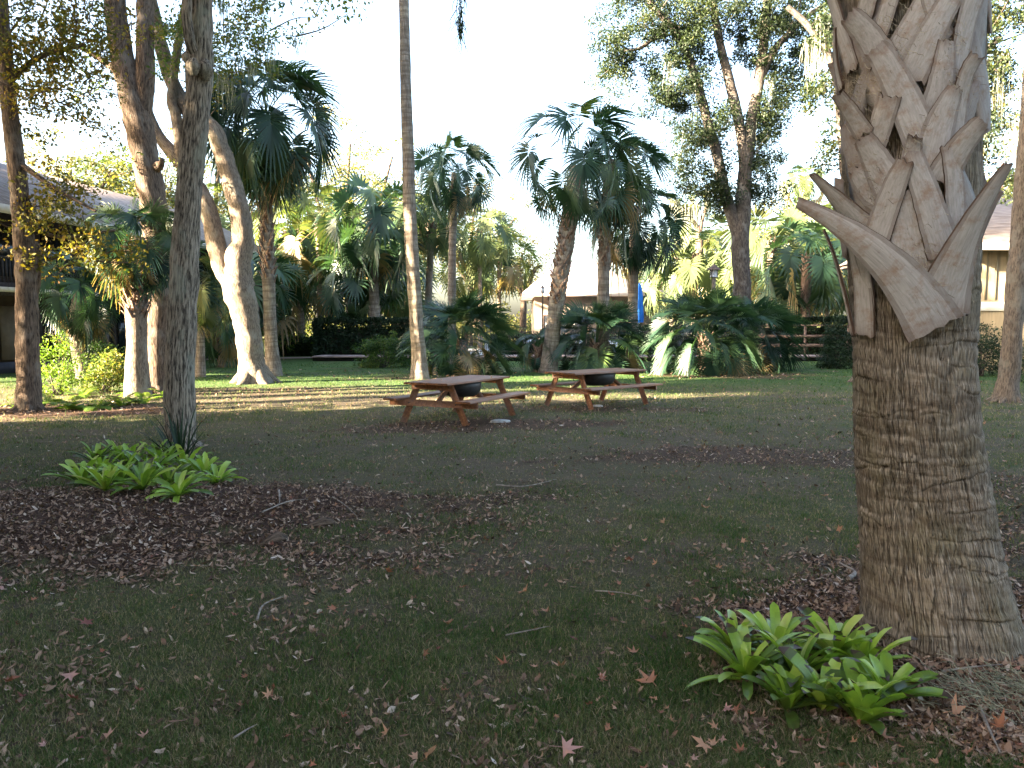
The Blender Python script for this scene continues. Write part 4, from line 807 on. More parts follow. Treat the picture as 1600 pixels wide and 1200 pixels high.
for (px, py, rx, lab) in ((782, 660, .17, 'flat pale grey paving stone at the foot of the near picnic table'), (934, 637, .11, 'small flat pale stone beside the leg of the farther picnic table')):
    g = gp(G(px, py)); mb = MB(); a = np.linspace(0, 2 * np.pi, 11, endpoint=False); rr_ = rx * (1 + .18 * np.sin(a * 3 + px)); V = np.concatenate([np.stack([g[0] + np.cos(a) * rr_ * k, g[1] + np.sin(a) * rr_ * .7 * k, np.full(11, g[2] + z)], 1) for k, z in ((1.05, -.02), (1, .025), (.9, .04))]); F = [[r_ * 11 + i, r_ * 11 + (i + 1) % 11, r_ * 11 + 11 + (i + 1) % 11, r_ * 11 + 11 + i] for r_ in range(2) for i in range(11)]
    mb.add(V, F); mb.add(np.vstack([V[22:], [g[0], g[1], g[2] + .042]]), [[i, (i + 1) % 11, 11] for i in range(11)]); single('stepping_stone', mb, M['stone'], lab, 'stone', g)

# ================================================================ bromeliads
def rosette(rng, n, L, w, mb=None, droop=1.0, up=1.15):
    mb = mb or MB(); sh = rng.normal(-.04, .1)
    for i in range(n):
        q = i / n; az = i * 2.39996 + rng.normal(0, .25); el = up - q * 1.0 + rng.normal(0, .12); l = L * rng.uniform(.75, 1.15) * (.7 + .3 * min(1, q * 3)); k = 10; h = np.array([math.cos(az), math.sin(az), 0]); s = np.array([-math.sin(az), math.cos(az), 0]); P = np.array([h * .012 + [0, 0, .0]])[0]; V = []; e = el; tw = rng.normal(0, .25)
        for j in range(k):
            t = j / (k - 1); ww = w * l / L * (0.55 + .75 * math.sin(min(1, t * 1.25) * math.pi * .62)) * (1 if t < .8 else math.sqrt(max(0.02, 1 - ((t - .8) / .2) ** 2))); up_ = -h * math.sin(e) + np.array([0, 0, math.cos(e)])
            ss = s * math.cos(tw * t) + up_ * math.sin(tw * t); ch = ww * .35 * (1 - .5 * t)
            V += [P - ss * ww * .5 + up_ * ch, P - up_ * ch * .0, P + ss * ww * .5 + up_ * ch]; e -= droop * (.35 + 1.6 * t) / (k - 1) * 1.0; P = P + (h * math.cos(e) + np.array([0, 0, math.sin(e)])) * l / (k - 1)
        F = [[j * 3 + a, j * 3 + a + 1, j * 3 + a + 4, j * 3 + a + 3] for j in range(k - 1) for a in range(2)]
        r0 = float(np.clip(.72 - q * .4 + sh + rng.normal(0, .2), .18, 1)); rr_ = np.full(len(F), r0) + rng.normal(0, .03, len(F)); tip = rng.uniform()
        if tip < .45: rr_[-2:] = .0
        if tip < .12: rr_[-4:-2] = .12
        mb.add(np.array(V), F, np.clip(rr_, 0, 1))
    return mb
rb = np.random.default_rng(99); protos = []
def brom(loc, seed, L, w, n, label, group, dead=True, droop=1.0, up=1.15):
    rng = np.random.default_rng(seed); root = thing('bromeliad', label, 'bromeliad', loc, group); ORG[root.name] = np.zeros(3); rosette(rng, n, L, w, droop=droop, up=up).build('leaves', M['brom_leaf'], root)
    if dead:
        mb = MB(); rosette(rng, 6, L * .9, w * .5, mb, 1.6, .25); mb.build('dead_leaves', M['litter'], root)
    root.rotation_euler = (rng.normal(0, .12), rng.normal(0, .12), rng.uniform(0, 6)); return root
near_spots = [(1165, 1068, .30), (1215, 1035, .30), (1140, 1020, .24), (1255, 1075, .30), (1325, 1050, .26), (1375, 1075, .26), (1300, 1125, .27), (1365, 1150, .26), (1410, 1120, .25), (1235, 1120, .22)]
nl = ['leftmost of the lime green bromeliads by the big palm foot', 'tallest lime green bromeliad at the top of the clump by the big palm', 'small back left bromeliad of the clump by the big palm', 'wide bromeliad in the middle of the clump by the big palm', 'bromeliad with dark leaf tips nearest the big palm trunk', 'bromeliad touching the big palm trunk on its left side', 'front middle bromeliad of the right hand clump', 'lowest bromeliad of the right hand clump at the picture bottom', 'rightmost bromeliad of the clump below the big palm', 'small bromeliad tucked under the left front of the right hand clump']
for i, (px, py, L) in enumerate(near_spots): brom(gp(G(1262 + (px - 1272) * .88, 1075 + (py - 1080) * .92)), 200 + i, L * 1.05, .044, 20, nl[i], 'bromeliads at the foot of the big palm', i in (0, 6, 9), .7, 1.5)
far_spots = [(130, 765, .34), (160, 745, .36), (190, 765, .36), (205, 735, .36), (235, 750, .38), (165, 785, .34), (225, 782, .34), (255, 732, .34), (290, 738, .36), (150, 725, .32), (185, 718, .30), (262, 765, .30), (320, 748, .30), (240, 715, .3)]
for i, (px, py, L) in enumerate(far_spots): brom(gp(G(px, py)), 300 + i, L * 1.1, .05, 20, 'green bromeliad in the dense bed at the foot of the rough oak trunk', 'bromeliads in the bed under the rough oak', True, .6, 1.45)
brom(gp(G(281, 793)), 331, .32, .05, 18, 'bright green bromeliad standing in front of the left bed', 'bromeliads in the bed under the rough oak', True, .8)
brom(gp(G(340, 765)), 332, .32, .05, 18, 'bright green bromeliad alone at the right end of the left bed', 'bromeliads in the bed under the rough oak', True, .8)
# strappy grass plant at the oak's foot
sg = MB(); b = gp(G(281, 712))
for i in range(46):
    az = rb.uniform(0, 6.28); e = rb.uniform(.7, 1.5); l = rb.uniform(.45, 1.0); h = np.array([math.cos(az), math.sin(az), 0]); s = np.array([-math.sin(az), math.cos(az), 0]); P = b + h * rb.uniform(0, .2) + np.array([0, 0, -.02]); V = []; k = 8
    for j in range(k):
        w = .014 * (1 - (j / (k - 1)) ** 2 * .95); V += [P - s * w, P + s * w]; e -= 1.5 * j / k / k * 1.6; P = P + (h * math.cos(e) + np.array([0, 0, math.sin(e)])) * l / (k - 1)
    sg.add(np.array(V), [[2 * j, 2 * j + 1, 2 * j + 3, 2 * j + 2] for j in range(k - 1)], float(rb.uniform(0, .6)))
single('strap_leaf_plant', sg, M['hedge_leaf'], 'dark green strappy grass like plant wrapped around the rough oak foot', 'plant', b)

# ================================================================ fallen star leaves
def star_leaf(rng, Ls):
    mb = MB(); n = 5; V = [[0, 0, .0]]; ang0 = -1.9
    pts = []
    for i in range(n):
        a = ang0 + 3.8 * i / (n - 1); l = [.72, .95, 1.1, .95, .72][i] * rng.uniform(.85, 1.1); pts.append((a, l)); 
        if i < n - 1: pts.append((a + 3.8 / (n - 1) / 2, .38))
    pts = [(-2.6, .22)] + pts + [(2.6, .22)]
    cu = rng.uniform(.3, 1.6); cz = rng.normal(0, .6)
    for (a, l) in pts: x, y = l * math.cos(a), l * math.sin(a); V.append([x, y, .18 * l * l * cu * 2 + cz * x * y * .5 + rng.normal(0, .12)])
    k = len(pts); F = [[0, 1 + i, 1 + (i + 1) % k] for i in range(k)]; mb.add(np.array(V) * Ls, F, .5); 
    P = np.array([[0, 0, 0], [-.5, .03, .08], [-1.0, .1, .02]]) * Ls; s = np.array([0, .02, 0]) * Ls; mb.add(np.concatenate([P - s, P + s]), [[0, 1, 4, 3], [1, 2, 5, 4]], .3); return mb
leafs = [(817, 930, .085, .50, 'pale orange star shaped leaf with upturned tips, centre of the near grass'), (876, 1046, .08, .62, 'tan star leaf with long points on dark grass, left of the right hand bromeliads'), (884, 1180, .105, .95, 'large pinkish leaf at the bottom edge of the picture'), (668, 1188, .10, .55, 'curled brown leaf at the bottom edge, left of the pinkish one'),
 (522, 963, .08, .35, 'curled rust orange leaf on the grass right of the pale twig'), (696, 978, .08, .42, 'curled orange leaf below the middle of the lawn'), (720, 925, .065, .30, 'small dark rust star leaf on the near grass'), (607, 900, .075, .25, 'upright curled rust leaf at the edge of the leaf bed'), (650, 898, .075, .40, 'brown leaf next to the upright curled rust leaf'),
 (135, 988, .09, .05, 'dark purple star leaf on the left grass'), (155, 1040, .075, .95, 'small pink star leaf below the dark purple one'), (110, 1068, .085, .97, 'pale pink star leaf with yellow tip at lower left'), (168, 1158, .085, .9, 'pink upright star leaf near the bottom left corner'), (118, 1103, .08, .1, 'flat dark red leaf at lower left'),
 (420, 1098, .06, .70, 'small tan oval leaf on the lower left grass'), (790, 1042, .08, .30, 'crumpled brown leaf left of the tan star leaf'), (1015, 1072, .12, .35, 'large folded brown leaf left of the right hand bromeliads'), (855, 960, .10, .45, 'wide crumpled orange leaf on the middle grass'), (992, 1025, .08, .45, 'orange leaf curled left of the right hand clump'),
 (897, 1006, .06, .02, 'small magenta leaf on the middle grass'), (984, 880, .08, .10, 'red leaf at the right of the middle grass'), (968, 920, .06, .30, 'small red brown leaf below the red leaf'), (1024, 888, .07, .50, 'tan leaf beside the red leaf'), (1090, 950, .07, .35, 'brown leaf right of centre on near grass'),
 (1291, 777, .10, .45, 'large orange star leaf left of the big palm trunk'), (1100, 797, .10, .42, 'orange leaf lying flat beyond the near grass'), (760, 850, .07, .15, 'small red star leaf on the middle lawn'), (1038, 818, .08, .70, 'pale tan leaf on the middle lawn'), (1160, 852, .07, .60, 'pale leaf left of the big palm'),
 (1310, 832, .08, .40, 'orange leaf close to the left side of the big palm trunk'), (605, 835, .08, .25, 'dark orange leaf at the end of the mulch bed'), (15, 1078, .09, .3, 'rust leaf cut by the left edge'), (1480, 680, .14, .5, 'tan leaf seen behind the big palm trunk'), (310, 893, .09, .6, 'tan star leaf standing at the lower edge of the mulch bed'),
 (1100, 1175, .09, .55, 'brown upright leaf at the bottom right below the bromeliads'), (1380, 1165, .09, .35, 'orange brown leaf among the lower right bromeliads'), (1490, 1135, .12, .50, 'large orange curled leaf at the foot of the big palm'), (1340, 1140, .09, .15, 'red brown leaf caught in the bromeliads'), (1560, 1160, .09, .3, 'brown leaf in the lower right corner')]
def rndmat(base, val):
    return base
for i, (px, py, s, r, lab) in enumerate(leafs):
    g = gp(G(px, py)); rng = np.random.default_rng(500 + i); mb = star_leaf(rng, s * .62); mb.rn = [np.full(len(q), np.clip(r + rng.normal(0, .03), 0, 1)) for q in mb.rn]
    o = single('fallen_leaf', mb, M['star_leaf'], lab, 'leaf', (0, 0, 0), 'fallen leaves on the grass', smooth=False); o.location = (g[0], g[1], g[2] + .035); o.rotation_euler = (rng.normal(0, .35), rng.normal(0, .35), rng.uniform(0, 6.28))
# smaller loose leaves nobody could count
X, Y = scatter(2400, 640, 1260); mb = MB(); k = rg.uniform(0, 1, len(X)) < .16 + .4 * sstep(.45, .7, fbm(X * .6, Y * .6, 15)); X, Y = X[k], Y[k]
for i in range(len(X)):
    q = star_leaf(rg, rg.uniform(.018, .038) * max(1, Y[i] / 8)); V = q.V[0]; a = rg.uniform(0, 6.28); tx = rg.normal(0, .4); c, s = math.cos(a), math.sin(a); ct, st = math.cos(tx), math.sin(tx)
    V = V @ np.array([[1, 0, 0], [0, ct, st], [0, -st, ct]]) @ np.array([[c, s, 0], [-s, c, 0], [0, 0, 1]]); mb.add(V + [X[i], Y[i], float(gz(X[i], Y[i])) + .022], q.F[0], float(rg.uniform(0, 1)))
sl = mb.build('small_leaves', M['star_leaf'], smooth=False); sl['kind'] = 'stuff'; sl['label'] = 'sprinkling of small red and orange fallen leaves over the lawn'; sl['category'] = 'small leaves'
# twigs and sticks
M['twig'] = plain('twig', (.11, .085, .07), (.28, .24, .20), (20, 20, 20), .9)
sticks = [((402, 978), (412, 955), (445, 940), .007, 'pale crooked twig on the near left grass'), ((410, 815), (450, 800), (482, 795), .008, 'long pale stick lying on the mulch bed'), ((1325, 918), (1335, 905), (1312, 888), .016, 'bleached broken stick left of the big palm foot'), ((790, 995), (830, 988), (860, 983), .005, 'thin straight twig on the middle grass'),
 ((930, 930), (970, 935), (1003, 942), .005, 'thin grey twig right of the orange star leaf'), ((775, 760), (820, 762), (870, 752), .009, 'dark stick lying far across the lawn'), ((365, 1165), (385, 1150), (402, 1140), .005, 'straw coloured twig at the lower left'), ((1470, 1075), (1520, 1072), (1565, 1068), .006, 'long thin twig at the foot of the big palm'),
 ((1530, 1130), (1545, 1165), (1562, 1195), .008, 'grey forked twig in the lower right corner'), ((436, 782), (437, 792), (437, 803), .012, 'short pale stub standing in the mulch bed'), ((520, 790), (540, 800), (558, 812), .007, 'grey twig right of the long pale stick')]
for (a, b, c, r, lab) in sticks:
    P = [gp(G(*q)) + [0, 0, .03] for q in (a, b, c)]; mb = MB(); tube(mb, P, [r, r * .8, r * .4], 6, 10, .3, 7); single('stick', mb, M['twig'], lab, 'stick', P[0])
for (px, py, s, lab, ry) in ((498, 825, .13, 'grey green lichen covered chunk of wood in the mulch bed', 1), (425, 850, .09, 'pale mossy root knob at the front of the mulch bed', 1)):
    g = gp(G(px, py)); mb = MB(); tube(mb, [g + [-s, -.05, -.01], g + [-s * .3, 0, .02], g + [s * .4, .06, .03], g + [s, .1, .0]], [.01, .03, .045, .02], 10, 16, .5, 5); single('wood_chunk', mb, M['oak_bark'], lab, 'wood', g)
mo = MB(); g = gp(G(1560, 1110))
for i in range(340):
    o = g + np.array([rb.normal(0, .17), rb.normal(0, .12), rb.uniform(.0, .09)]); k = 6; Q = [o]; dd = rb.normal(0, 1, 3)
    for q in range(k - 1): dd += rb.normal(0, .7, 3); dd[2] *= .6; dd /= np.linalg.norm(dd); Q.append(Q[-1] + dd * .03)
    Q = np.array(Q); sd = np.array([.0009, .0003, .0009]); q = np.arange(k - 1); mo.add(np.concatenate([Q - sd, Q + sd]), np.stack([q, q + 1, q + 1 + k, q + k], 1), float(rb.uniform()))
single('moss_clump', mo, M['moss'], 'tangled grey spanish moss clump lying at the right foot of the big palm', 'moss', g, kind='stuff')
# moss strand hanging from above
mo = MB(); q = at(718, 20, 9.5); tube(mo, [q + [0, 0, 5.2], q + [.02, .01, 2.5], q + [0, 0, -.3]], [.008, .007, .003], 5, 12); moss_strands(mo, [q + [0, 0, k_] for k_ in (.5, .3, .1, 0, -.1, -.2)], np.random.default_rng(4), 14, (.2, .5), .008, .03)
single('hanging_moss', mo, M['hedge_leaf'], 'dark strand of hanging moss dangling from the top edge against the sky', 'moss', q)

# oaks added out of view for their shade: (trunk x, y, crown centre x, y, z, radii x, y, z, clumps)
SHADE = [(-15, 8.5, -14.6, 8.4, 3.6, 3.4, 3.4, 3.6, 200), (-16, 4, -15, 4, 6.5, 3.5, 4, 7, 280), (-15, -3, -15, -3, 6.5, 3.5, 4, 7, 260), (-10, -8, -10, -8, 6, 4, 4, 5.5, 130), (0, -9, 0, -9, 6, 6, 3, 5, 130), (9, -8, 9, -8, 6, 4, 4, 5, 100),
 (-5, -3, -3, 3.5, 12, 7, 7, 1.8, 230), (6, -3, 5, 4, 12.5, 7, 7, 1.8, 230), (15, 3, 13, 6, 12, 5, 7, 2, 150), (-13, 3, -9, 8, 12.5, 4, 5, 2, 110),
 (-27, 19.6, -27, 19.6, 13.5, 4, 3.2, 8.5, 280), (-27, 25, -27, 25, 13.5, 4, 3.2, 8.5, 280), (-27, 31, -27, 31, 13, 4, 3.5, 7, 160), (-20, 6, -19, 7, 12.5, 3.5, 3.5, 4, 220), (-31, 9, -21, 17.8, 17.5, 3.5, 3.5, 6, 280), (-30, 8, -20, 11.5, 12.8, 3, 3.2, 4.6, 240), (-17, 12.5, -17, 12.5, 3.6, 1.5, 1.5, 2, 16), (-15, .5, -14, .8, 6, 3, 3, 6, 240), (-13, -6, -13, -6, 6.5, 3, 3, 7, 220), (-18, -2, -18, -1, 8.5, 3, 4, 5, 220)]

# ================================================================ boardwalk, hedges, shrubs
M['deck'] = plain('deck', (.20, .15, .14), (.38, .30, .28), (2, 14, 14), .8)
M['rail'] = plain('rail', (.10, .065, .05), (.22, .15, .12), (3, 10, 10), .8)
M['dark_wood'] = plain('dark_wood', (.012, .010, .010), (.035, .028, .026), (3, 10, 10), .8)
M['white_metal'] = plain('white_metal', (.38, .40, .43), (.52, .54, .57), (5, 5, 5), .5, .0005)
DK = 39.0; xl, xr = at(488, 560, DK)[0], at(1345, 560, DK)[0]
root = thing('boardwalk', 'long low wooden boardwalk with railing crossing behind the lawn', 'boardwalk', (0, DK, 0))
mb = MB(); x = xl
while x < xr: box(mb, x, x + .14, DK, DK + 2.2, .22, .26, float(rg.uniform(0, 1))); x += .15
mb.build('deck_boards', M['deck'], root, False)
mb = MB(); box(mb, xl, xr, DK - .045, DK - .003, .18, .262, .4); mb.build('fascia', M['deck'], root, False)
mb = MB(); box(mb, xl, xr, DK + .05, DK + .1, 0, .215, .4); mb.build('skirt', M['dark_wood'], root, False)
fx = at(700, 560, DK)[0]; rx = at(1185, 560, DK)[0]
f = thing('fence', 'dark picket pool fence on the far side of the boardwalk', 'fence', (fx, DK + 2.25, 0))
mb = MB(); x = fx
while x < rx + 1: box(mb, x, x + .022, DK + 2.24, DK + 2.262, .28, 1.55, .5); x += .11
mb.build('pickets', M['black_metal'], f, False)
for z in (.40, 1.45): mb = MB(); box(mb, fx - .05, rx + 1.05, DK + 2.225, DK + 2.238, z, z + .04); mb.build('rail', M['black_metal'], f, False)
x = fx
while x < rx + 1: mb = MB(); box(mb, x - .04, x + .04, DK + 2.27, DK + 2.35, .26, 1.62); mb.build('post', M['black_metal'], f, False); x += 2.4
f = thing('wooden_railing', 'brown horizontal board railing along the right part of the boardwalk', 'railing', (rx, DK + .1, 0))
for (z, h) in ((1.78, .07), (1.20, .14), (.72, .16)): mb = MB(); box(mb, rx, xr, DK + .06, DK + .10, z, z + h, .5); mb.build('rail', M['rail'], f, False)
x = rx + .2
while x < xr: mb = MB(); box(mb, x - .05, x + .05, DK + .105, DK + .20, .0, 1.775); mb.build('post', M['rail'], f, False); x += 2.2

def hedge(name, label, x0, x1, y0, y1, h, seed, leaf='hedge_leaf', n=9000, size=.07, cat='hedge'):
    rng = np.random.default_rng(seed); c = np.array([(x0 + x1) / 2, (y0 + y1) / 2, 0]); root = thing(name, label, cat, c); mb = MB(); box(mb, x0 + .4, x1 - .4, y0 + .4, y1 - .4, 0, h - .45); mb.build('stems_or_lightblock', M['dark_bark'], root, False)  # solid dark box added inside the hedge to block light
    C = np.stack([rng.uniform(x0, x1, n), rng.uniform(y0, y1, n), rng.uniform(0, h, n)], 1); ax = rng.integers(0, 3, n); fy = rng.uniform(0, 1, n) < .5
    C[ax == 0, 1] = np.where(fy[ax == 0], y0, y0 + .15); C[ax == 1, 2] = h; C[ax == 2, 0] = np.where(fy[ax == 2], x0, x1); C += rng.normal(0, .05, C.shape); C += ((fbm(C[:, 0] * 1.2, C[:, 2] * 1.5 + C[:, 1], seed) - .5) * .3)[:, None]
    mb = MB(); leaf_cloud(mb, C, .09, 7, size * 1.5, rng); mb.build('foliage', M[leaf], root); return root
def shrub(name, label, D, px, py0, rx, hpx, seed, leaf='shrub_leaf', n=60, per=70, size=.07, cat='shrub', group=None, crad=.28):
    rng = np.random.default_rng(seed); b = at(px, py0, D); base = np.array([b[0], D, 0.]); root = thing(name, label, cat, base, group); k = D / F_PX; w = rx * k; h = hpx * k
    a = rng.normal(0, 1, (n, 3)); a /= np.linalg.norm(a, axis=1)[:, None]; a *= (rng.uniform(.2, 1, (n, 1)) ** .4); a[:, 2] = np.abs(a[:, 2]) * .95 + .03
    C = base + a * np.array([w, w * .7, h]) * .88; mb = MB()
    for c in C[:max(6, n // 3)]: tube(mb, [base + rng.normal(0, .06, 3) * [1, 1, 0] - [0, 0, .05], base * .5 + c * .5 + [0, 0, .05], c], [.018, .012, .005], 5, 6, cap=False)
    mb.build('stems_or_lightblock', M['dark_bark'], root); mb = MB(); leaf_cloud(mb, C, rng.uniform(.7, 1.2, n) * crad, per, size, rng); mb.build('foliage', M[leaf], root); return root
hx0, hx1 = at(489, 560, 41)[0], at(700, 560, 41)[0]
hedge('hedge', 'tall clipped dark green hedge behind the lawn left of the tall bare trunk', hx0, hx1, 41.4, 43, 2.1, 1, n=9000)
hedge('hedge', 'low clipped hedge left of the tall one beside the brown ramp', at(425, 560, 46)[0], at(495, 560, 46)[0], 46, 47.2, 1.0, 2, n=3500)
hedge('hedge', 'long dark clipped hedge behind the wooden railing at right', at(1190, 560, 42)[0], at(1345, 560, 42)[0], 42.4, 43.6, 2.15, 3, n=5000)
hedge('hedge', 'leafy dark hedge inside the pool fence behind the palmettos', at(985, 560, 42)[0], at(1110, 560, 42)[0], 42.2, 43, 1.7, 4, n=1600)
hedge('hedge', 'knee high dark hedge inside the pool fence behind the diamond patterned palm', at(770, 560, 42)[0], at(975, 560, 42)[0], 42.3, 43.1, 1.25, 14, n=3500)
hedge('hedge', 'dark hedge behind the live oak foot beyond the boardwalk', at(1112, 560, 42)[0], at(1188, 560, 42)[0], 42.3, 43.1, 1.7, 15, n=2200)
shrub('shrub', 'loose pale green arching shrub in front of the clipped hedge', 33, 600, 575, 55, 66, 5, n=90, per=70, size=.09)
shrub('shrub', 'dark shrub between the tall bare trunk and the near palmetto', 32, 672, 578, 34, 60, 6, 'hedge_leaf', n=50)
shrub('shrub', 'bushy green shrub left of the big palm trunk under the railing', 32, 1312, 580, 36, 100, 7, 'hedge_leaf', n=110, per=80, size=.08)
shrub('shrub', 'low shrub at the right foot of the live oak', 30.5, 1190, 582, 34, 40, 8, 'hedge_leaf', n=40)
shrub('shrub', 'dark bush between the big palm trunk and the lichen spotted trunk', 27, 1530, 585, 55, 95, 9, 'hedge_leaf', n=90)
shrub('shrub', 'dark bush right of the lichen spotted trunk', 24, 1625, 590, 45, 90, 10, 'hedge_leaf', n=60)
shrub('shrub', 'tall loose shrub between the mottled trunk and the orange based palm', 24, 165, 595, 34, 75, 22, 'shrub_leaf', n=50, per=60, size=.09)
shrub('shrub', 'airy young shrub with fine bright leaves in the left bed', 19.5, 92, 610, 42, 120, 11, 'fern_leaf', n=60, per=40, size=.06)
shrub('shrub', 'pale arching shrub in the left bed beside the orange based palm', 20.5, 165, 610, 40, 85, 12, 'live_leaf', n=50, per=40, size=.08)
for i, (px, py, s) in enumerate(((75, 632, 26), (110, 640, 26), (150, 640, 26), (190, 636, 26), (225, 632, 24), (262, 622, 22), (30, 636, 18), (130, 622, 22), (210, 618, 22))):
    labs = ['bright fern left in the sunlit bed, next to the mottled trunk', 'fern in the sunlit bed, second right of the mottled trunk', 'fern in the middle of the sunlit left bed', 'yellow green fern in front of the pale arching shrub', 'fern in front of the orange based palm', 'small fern beside the twin trunk oak', 'fern at the far left of the mottled trunk', 'fern behind the middle of the sunlit bed', 'fern behind the others near the orange based palm']
    g = G(px, py); root = thing('fern', labs[i], 'fern', g, 'ferns in the sunlit left bed'); ORG[root.name] = np.zeros(3); rng = np.random.default_rng(700 + i); mb = MB()
    for q in range(16):
        az = rng.uniform(0, 6.28); e = rng.uniform(.5, 1.4); l = s / F_PX * g[1] * rng.uniform(1.1, 1.8); h = np.array([math.cos(az), math.sin(az), 0]); sd = np.array([-math.sin(az), math.cos(az), 0]); P = h * .03; k = 12; V = []; F = []; n0 = 0
        for j in range(k):
            e -= 1.5 / k; P2 = P + (h * math.cos(e) + np.array([0, 0, math.sin(e)])) * l / k; w = l * .24 * math.sin(math.pi * min(1, (j + 1.5) / (k + .5))) 
            for sg_ in (-1, 1): V += [P, P2, P + (P2 - P) * .9 + sd * sg_ * w - [0, 0, w * .25], P + (P2 - P) * .3 + sd * sg_ * w * .6]; F.append([n0, n0 + 1, n0 + 2, n0 + 3]); n0 += 4
            P = P2
        mb.add(np.array(V), F, float(rng.uniform(0, 1)))
    mb.build('fronds', M['fern_leaf'], root, False)
# path strip at the left, beyond the lawn
def strip(name, pts, w, z, mat, label, t=.02):
    P = catmull(pts, 24); T = np.gradient(P, axis=0); T /= np.linalg.norm(T, axis=1)[:, None]; S = np.stack([-T[:, 1], T[:, 0]], 1) * w / 2; a = np.column_stack([P + S, np.full(24, z)]); b = np.column_stack([P - S, np.full(24, z)])
    mb = MB(); i = np.arange(23); mb.add(np.vstack([a, b]), np.stack([i, i + 24, i + 25, i + 1], 1)); o = mb.build(name, mat, smooth=False); o['kind'] = 'structure'; o['label'] = label
strip('path', [(-22, 38), (-16, 41), (-13, 42.5), (-11, 43.5), (-8, 46), (-6, 52)], 2.0, .03, M['deck'], 'brown path curving past the dark building')
M['concrete'] = plain('concrete', (.45, .43, .40), (.62, .60, .56), (2, 2, 2), .85)
mb = MB(); mb.add([[-4, 44, .02], [26, 44, .02], [26, 62, .02], [-4, 62, .02]], [[0, 1, 2, 3]]); o = mb.build('pool_patio', M['concrete'], smooth=False); o['kind'] = 'structure'; o['label'] = 'pale concrete pool patio'

# pool furniture
def lounger(label, x, y, rz):
    root = thing('lounge_chair', label, 'lounge chair', (x, y, .02), 'white loungers on the pool patio'); ORG[root.name] = np.zeros(3); root.rotation_euler = (0, 0, rz); mb = MB(); box(mb, -.3, .3, -.95, .35, .34, .38); mb.build('seat', M['white_metal'], root, False)
    mb = MB(); V = np.array([[-.3, .36, .36], [.3, .36, .36], [.3, .85, .95], [-.3, .85, .95], [-.3, .40, .33], [.3, .40, .33], [.3, .89, .92], [-.3, .89, .92]]); mb.add(V, BOXF[:, ::-1]); mb.build('backrest', M['white_metal'], root, False)
    for sx in (-1, 1):
        for y_ in (-.85, .25): mb = MB(); box(mb, sx * .28 - .02, sx * .28 + .02, y_ - .02, y_ + .02, 0, .338); mb.build('leg', M['white_metal'], root, False)
    return root
for i, px in enumerate((760, 790, 832, 905, 960, 1000, 1040, 1085, 1225, 1255)): lounger('white pool lounger seen through the dark fence', at(px, 540, 46)[0], 46 + (i % 2) * 1.2, .3 * (i % 3 - 1))
# closed blue umbrella
M['blue'] = plain('blue', (.01, .10, .42), (.02, .20, .62), (6, 6, 2), .7); u0 = at(1001, 500, 44)[0]; root = thing('umbrella', 'closed bright blue pool umbrella', 'umbrella', (u0, 44.5, 0)); mb = MB(); tube(mb, [(u0, 44.5, .02), (u0, 44.5, 4.3)], [.03, .03], 8, 4); mb.build('pole', M['white_metal'], root)
mb = MB(); n = 20; a = np.linspace(0, 2 * np.pi, n, endpoint=False); V = []
for z, r in ((2.0, .20), (2.3, .23), (2.9, .20), (3.5, .18), (3.95, .13), (4.25, .04)): rr_ = r * (1 + .25 * np.cos(a * 5 + z)); V.append(np.stack([u0 + np.cos(a) * rr_, 44.5 + np.sin(a) * rr_, np.full(n, z)], 1))
i0 = (np.arange(5)[:, None] * n + np.arange(n)[None, :]).ravel(); j = (np.arange(5)[:, None] * n + (np.arange(n)[None, :] + 1) % n).ravel(); mb.add(np.concatenate(V), np.stack([i0, j, j + n, i0 + n], 1)); mb.build('canopy', M['blue'], root)
# lamps
def lamp(label, px, D, zt, k=1.0, globe=False):
    x = at(px, 450, D)[0]; root = thing('lamp_post', label, 'lamp post', (x, D, 0)); mb = MB(); tube(mb, [(x, D, -.05), (x, D, zt)], [.10 * k, .085 * k] if not globe else [.05, .04], 12, 6); mb.build('post', M['twig'] if not globe else M['black_metal'], root)
    if globe:
        mb = MB(); box(mb, x - .10, x + .10, D - .10, D + .10, zt, zt + .32); mb.build('lantern', M['white_metal'], root, False); mb = MB(); tube(mb, [(x, D, zt + .32), (x, D, zt + .45)], [.15, .02], 8, 3); mb.build('cap', M['black_metal'], root)
    else:
        mb = MB(); tube(mb, [(x, D, zt), (x, D, zt + .08), (x, D, zt + .30)], [.17, .14, .15], 12, 8); mb.build('lantern', M['white_metal'], root); mb = MB()
        for sx, sy in ((-1, -1), (1, -1), (1, 1), (-1, 1)): box(mb, x + sx * .13 - .012, x + sx * .13 + .012, D + sy * .13 - .012, D + sy * .13 + .012, zt, zt + .30)
        mb.build('cage', M['rail'], root, False); mb = MB(); tube(mb, [(x, D, zt + .30), (x, D, zt + .36), (x, D, zt + .50), (x, D, zt + .56)], [.30, .27, .08, .02], 8, 8); mb.build('hood', M['rail'], root, False)
lamp('rustic wooden lamp post with conical hood above the widest palmetto', 1115, 33, 3.85); lamp('slim dark lamp post with white lantern left of the diamond patterned palm', 848, 43, 3.6, globe=True)
lamp('slim dark lamp post among the palms behind the clipped hedge', 534, 44, 3.4, globe=True)

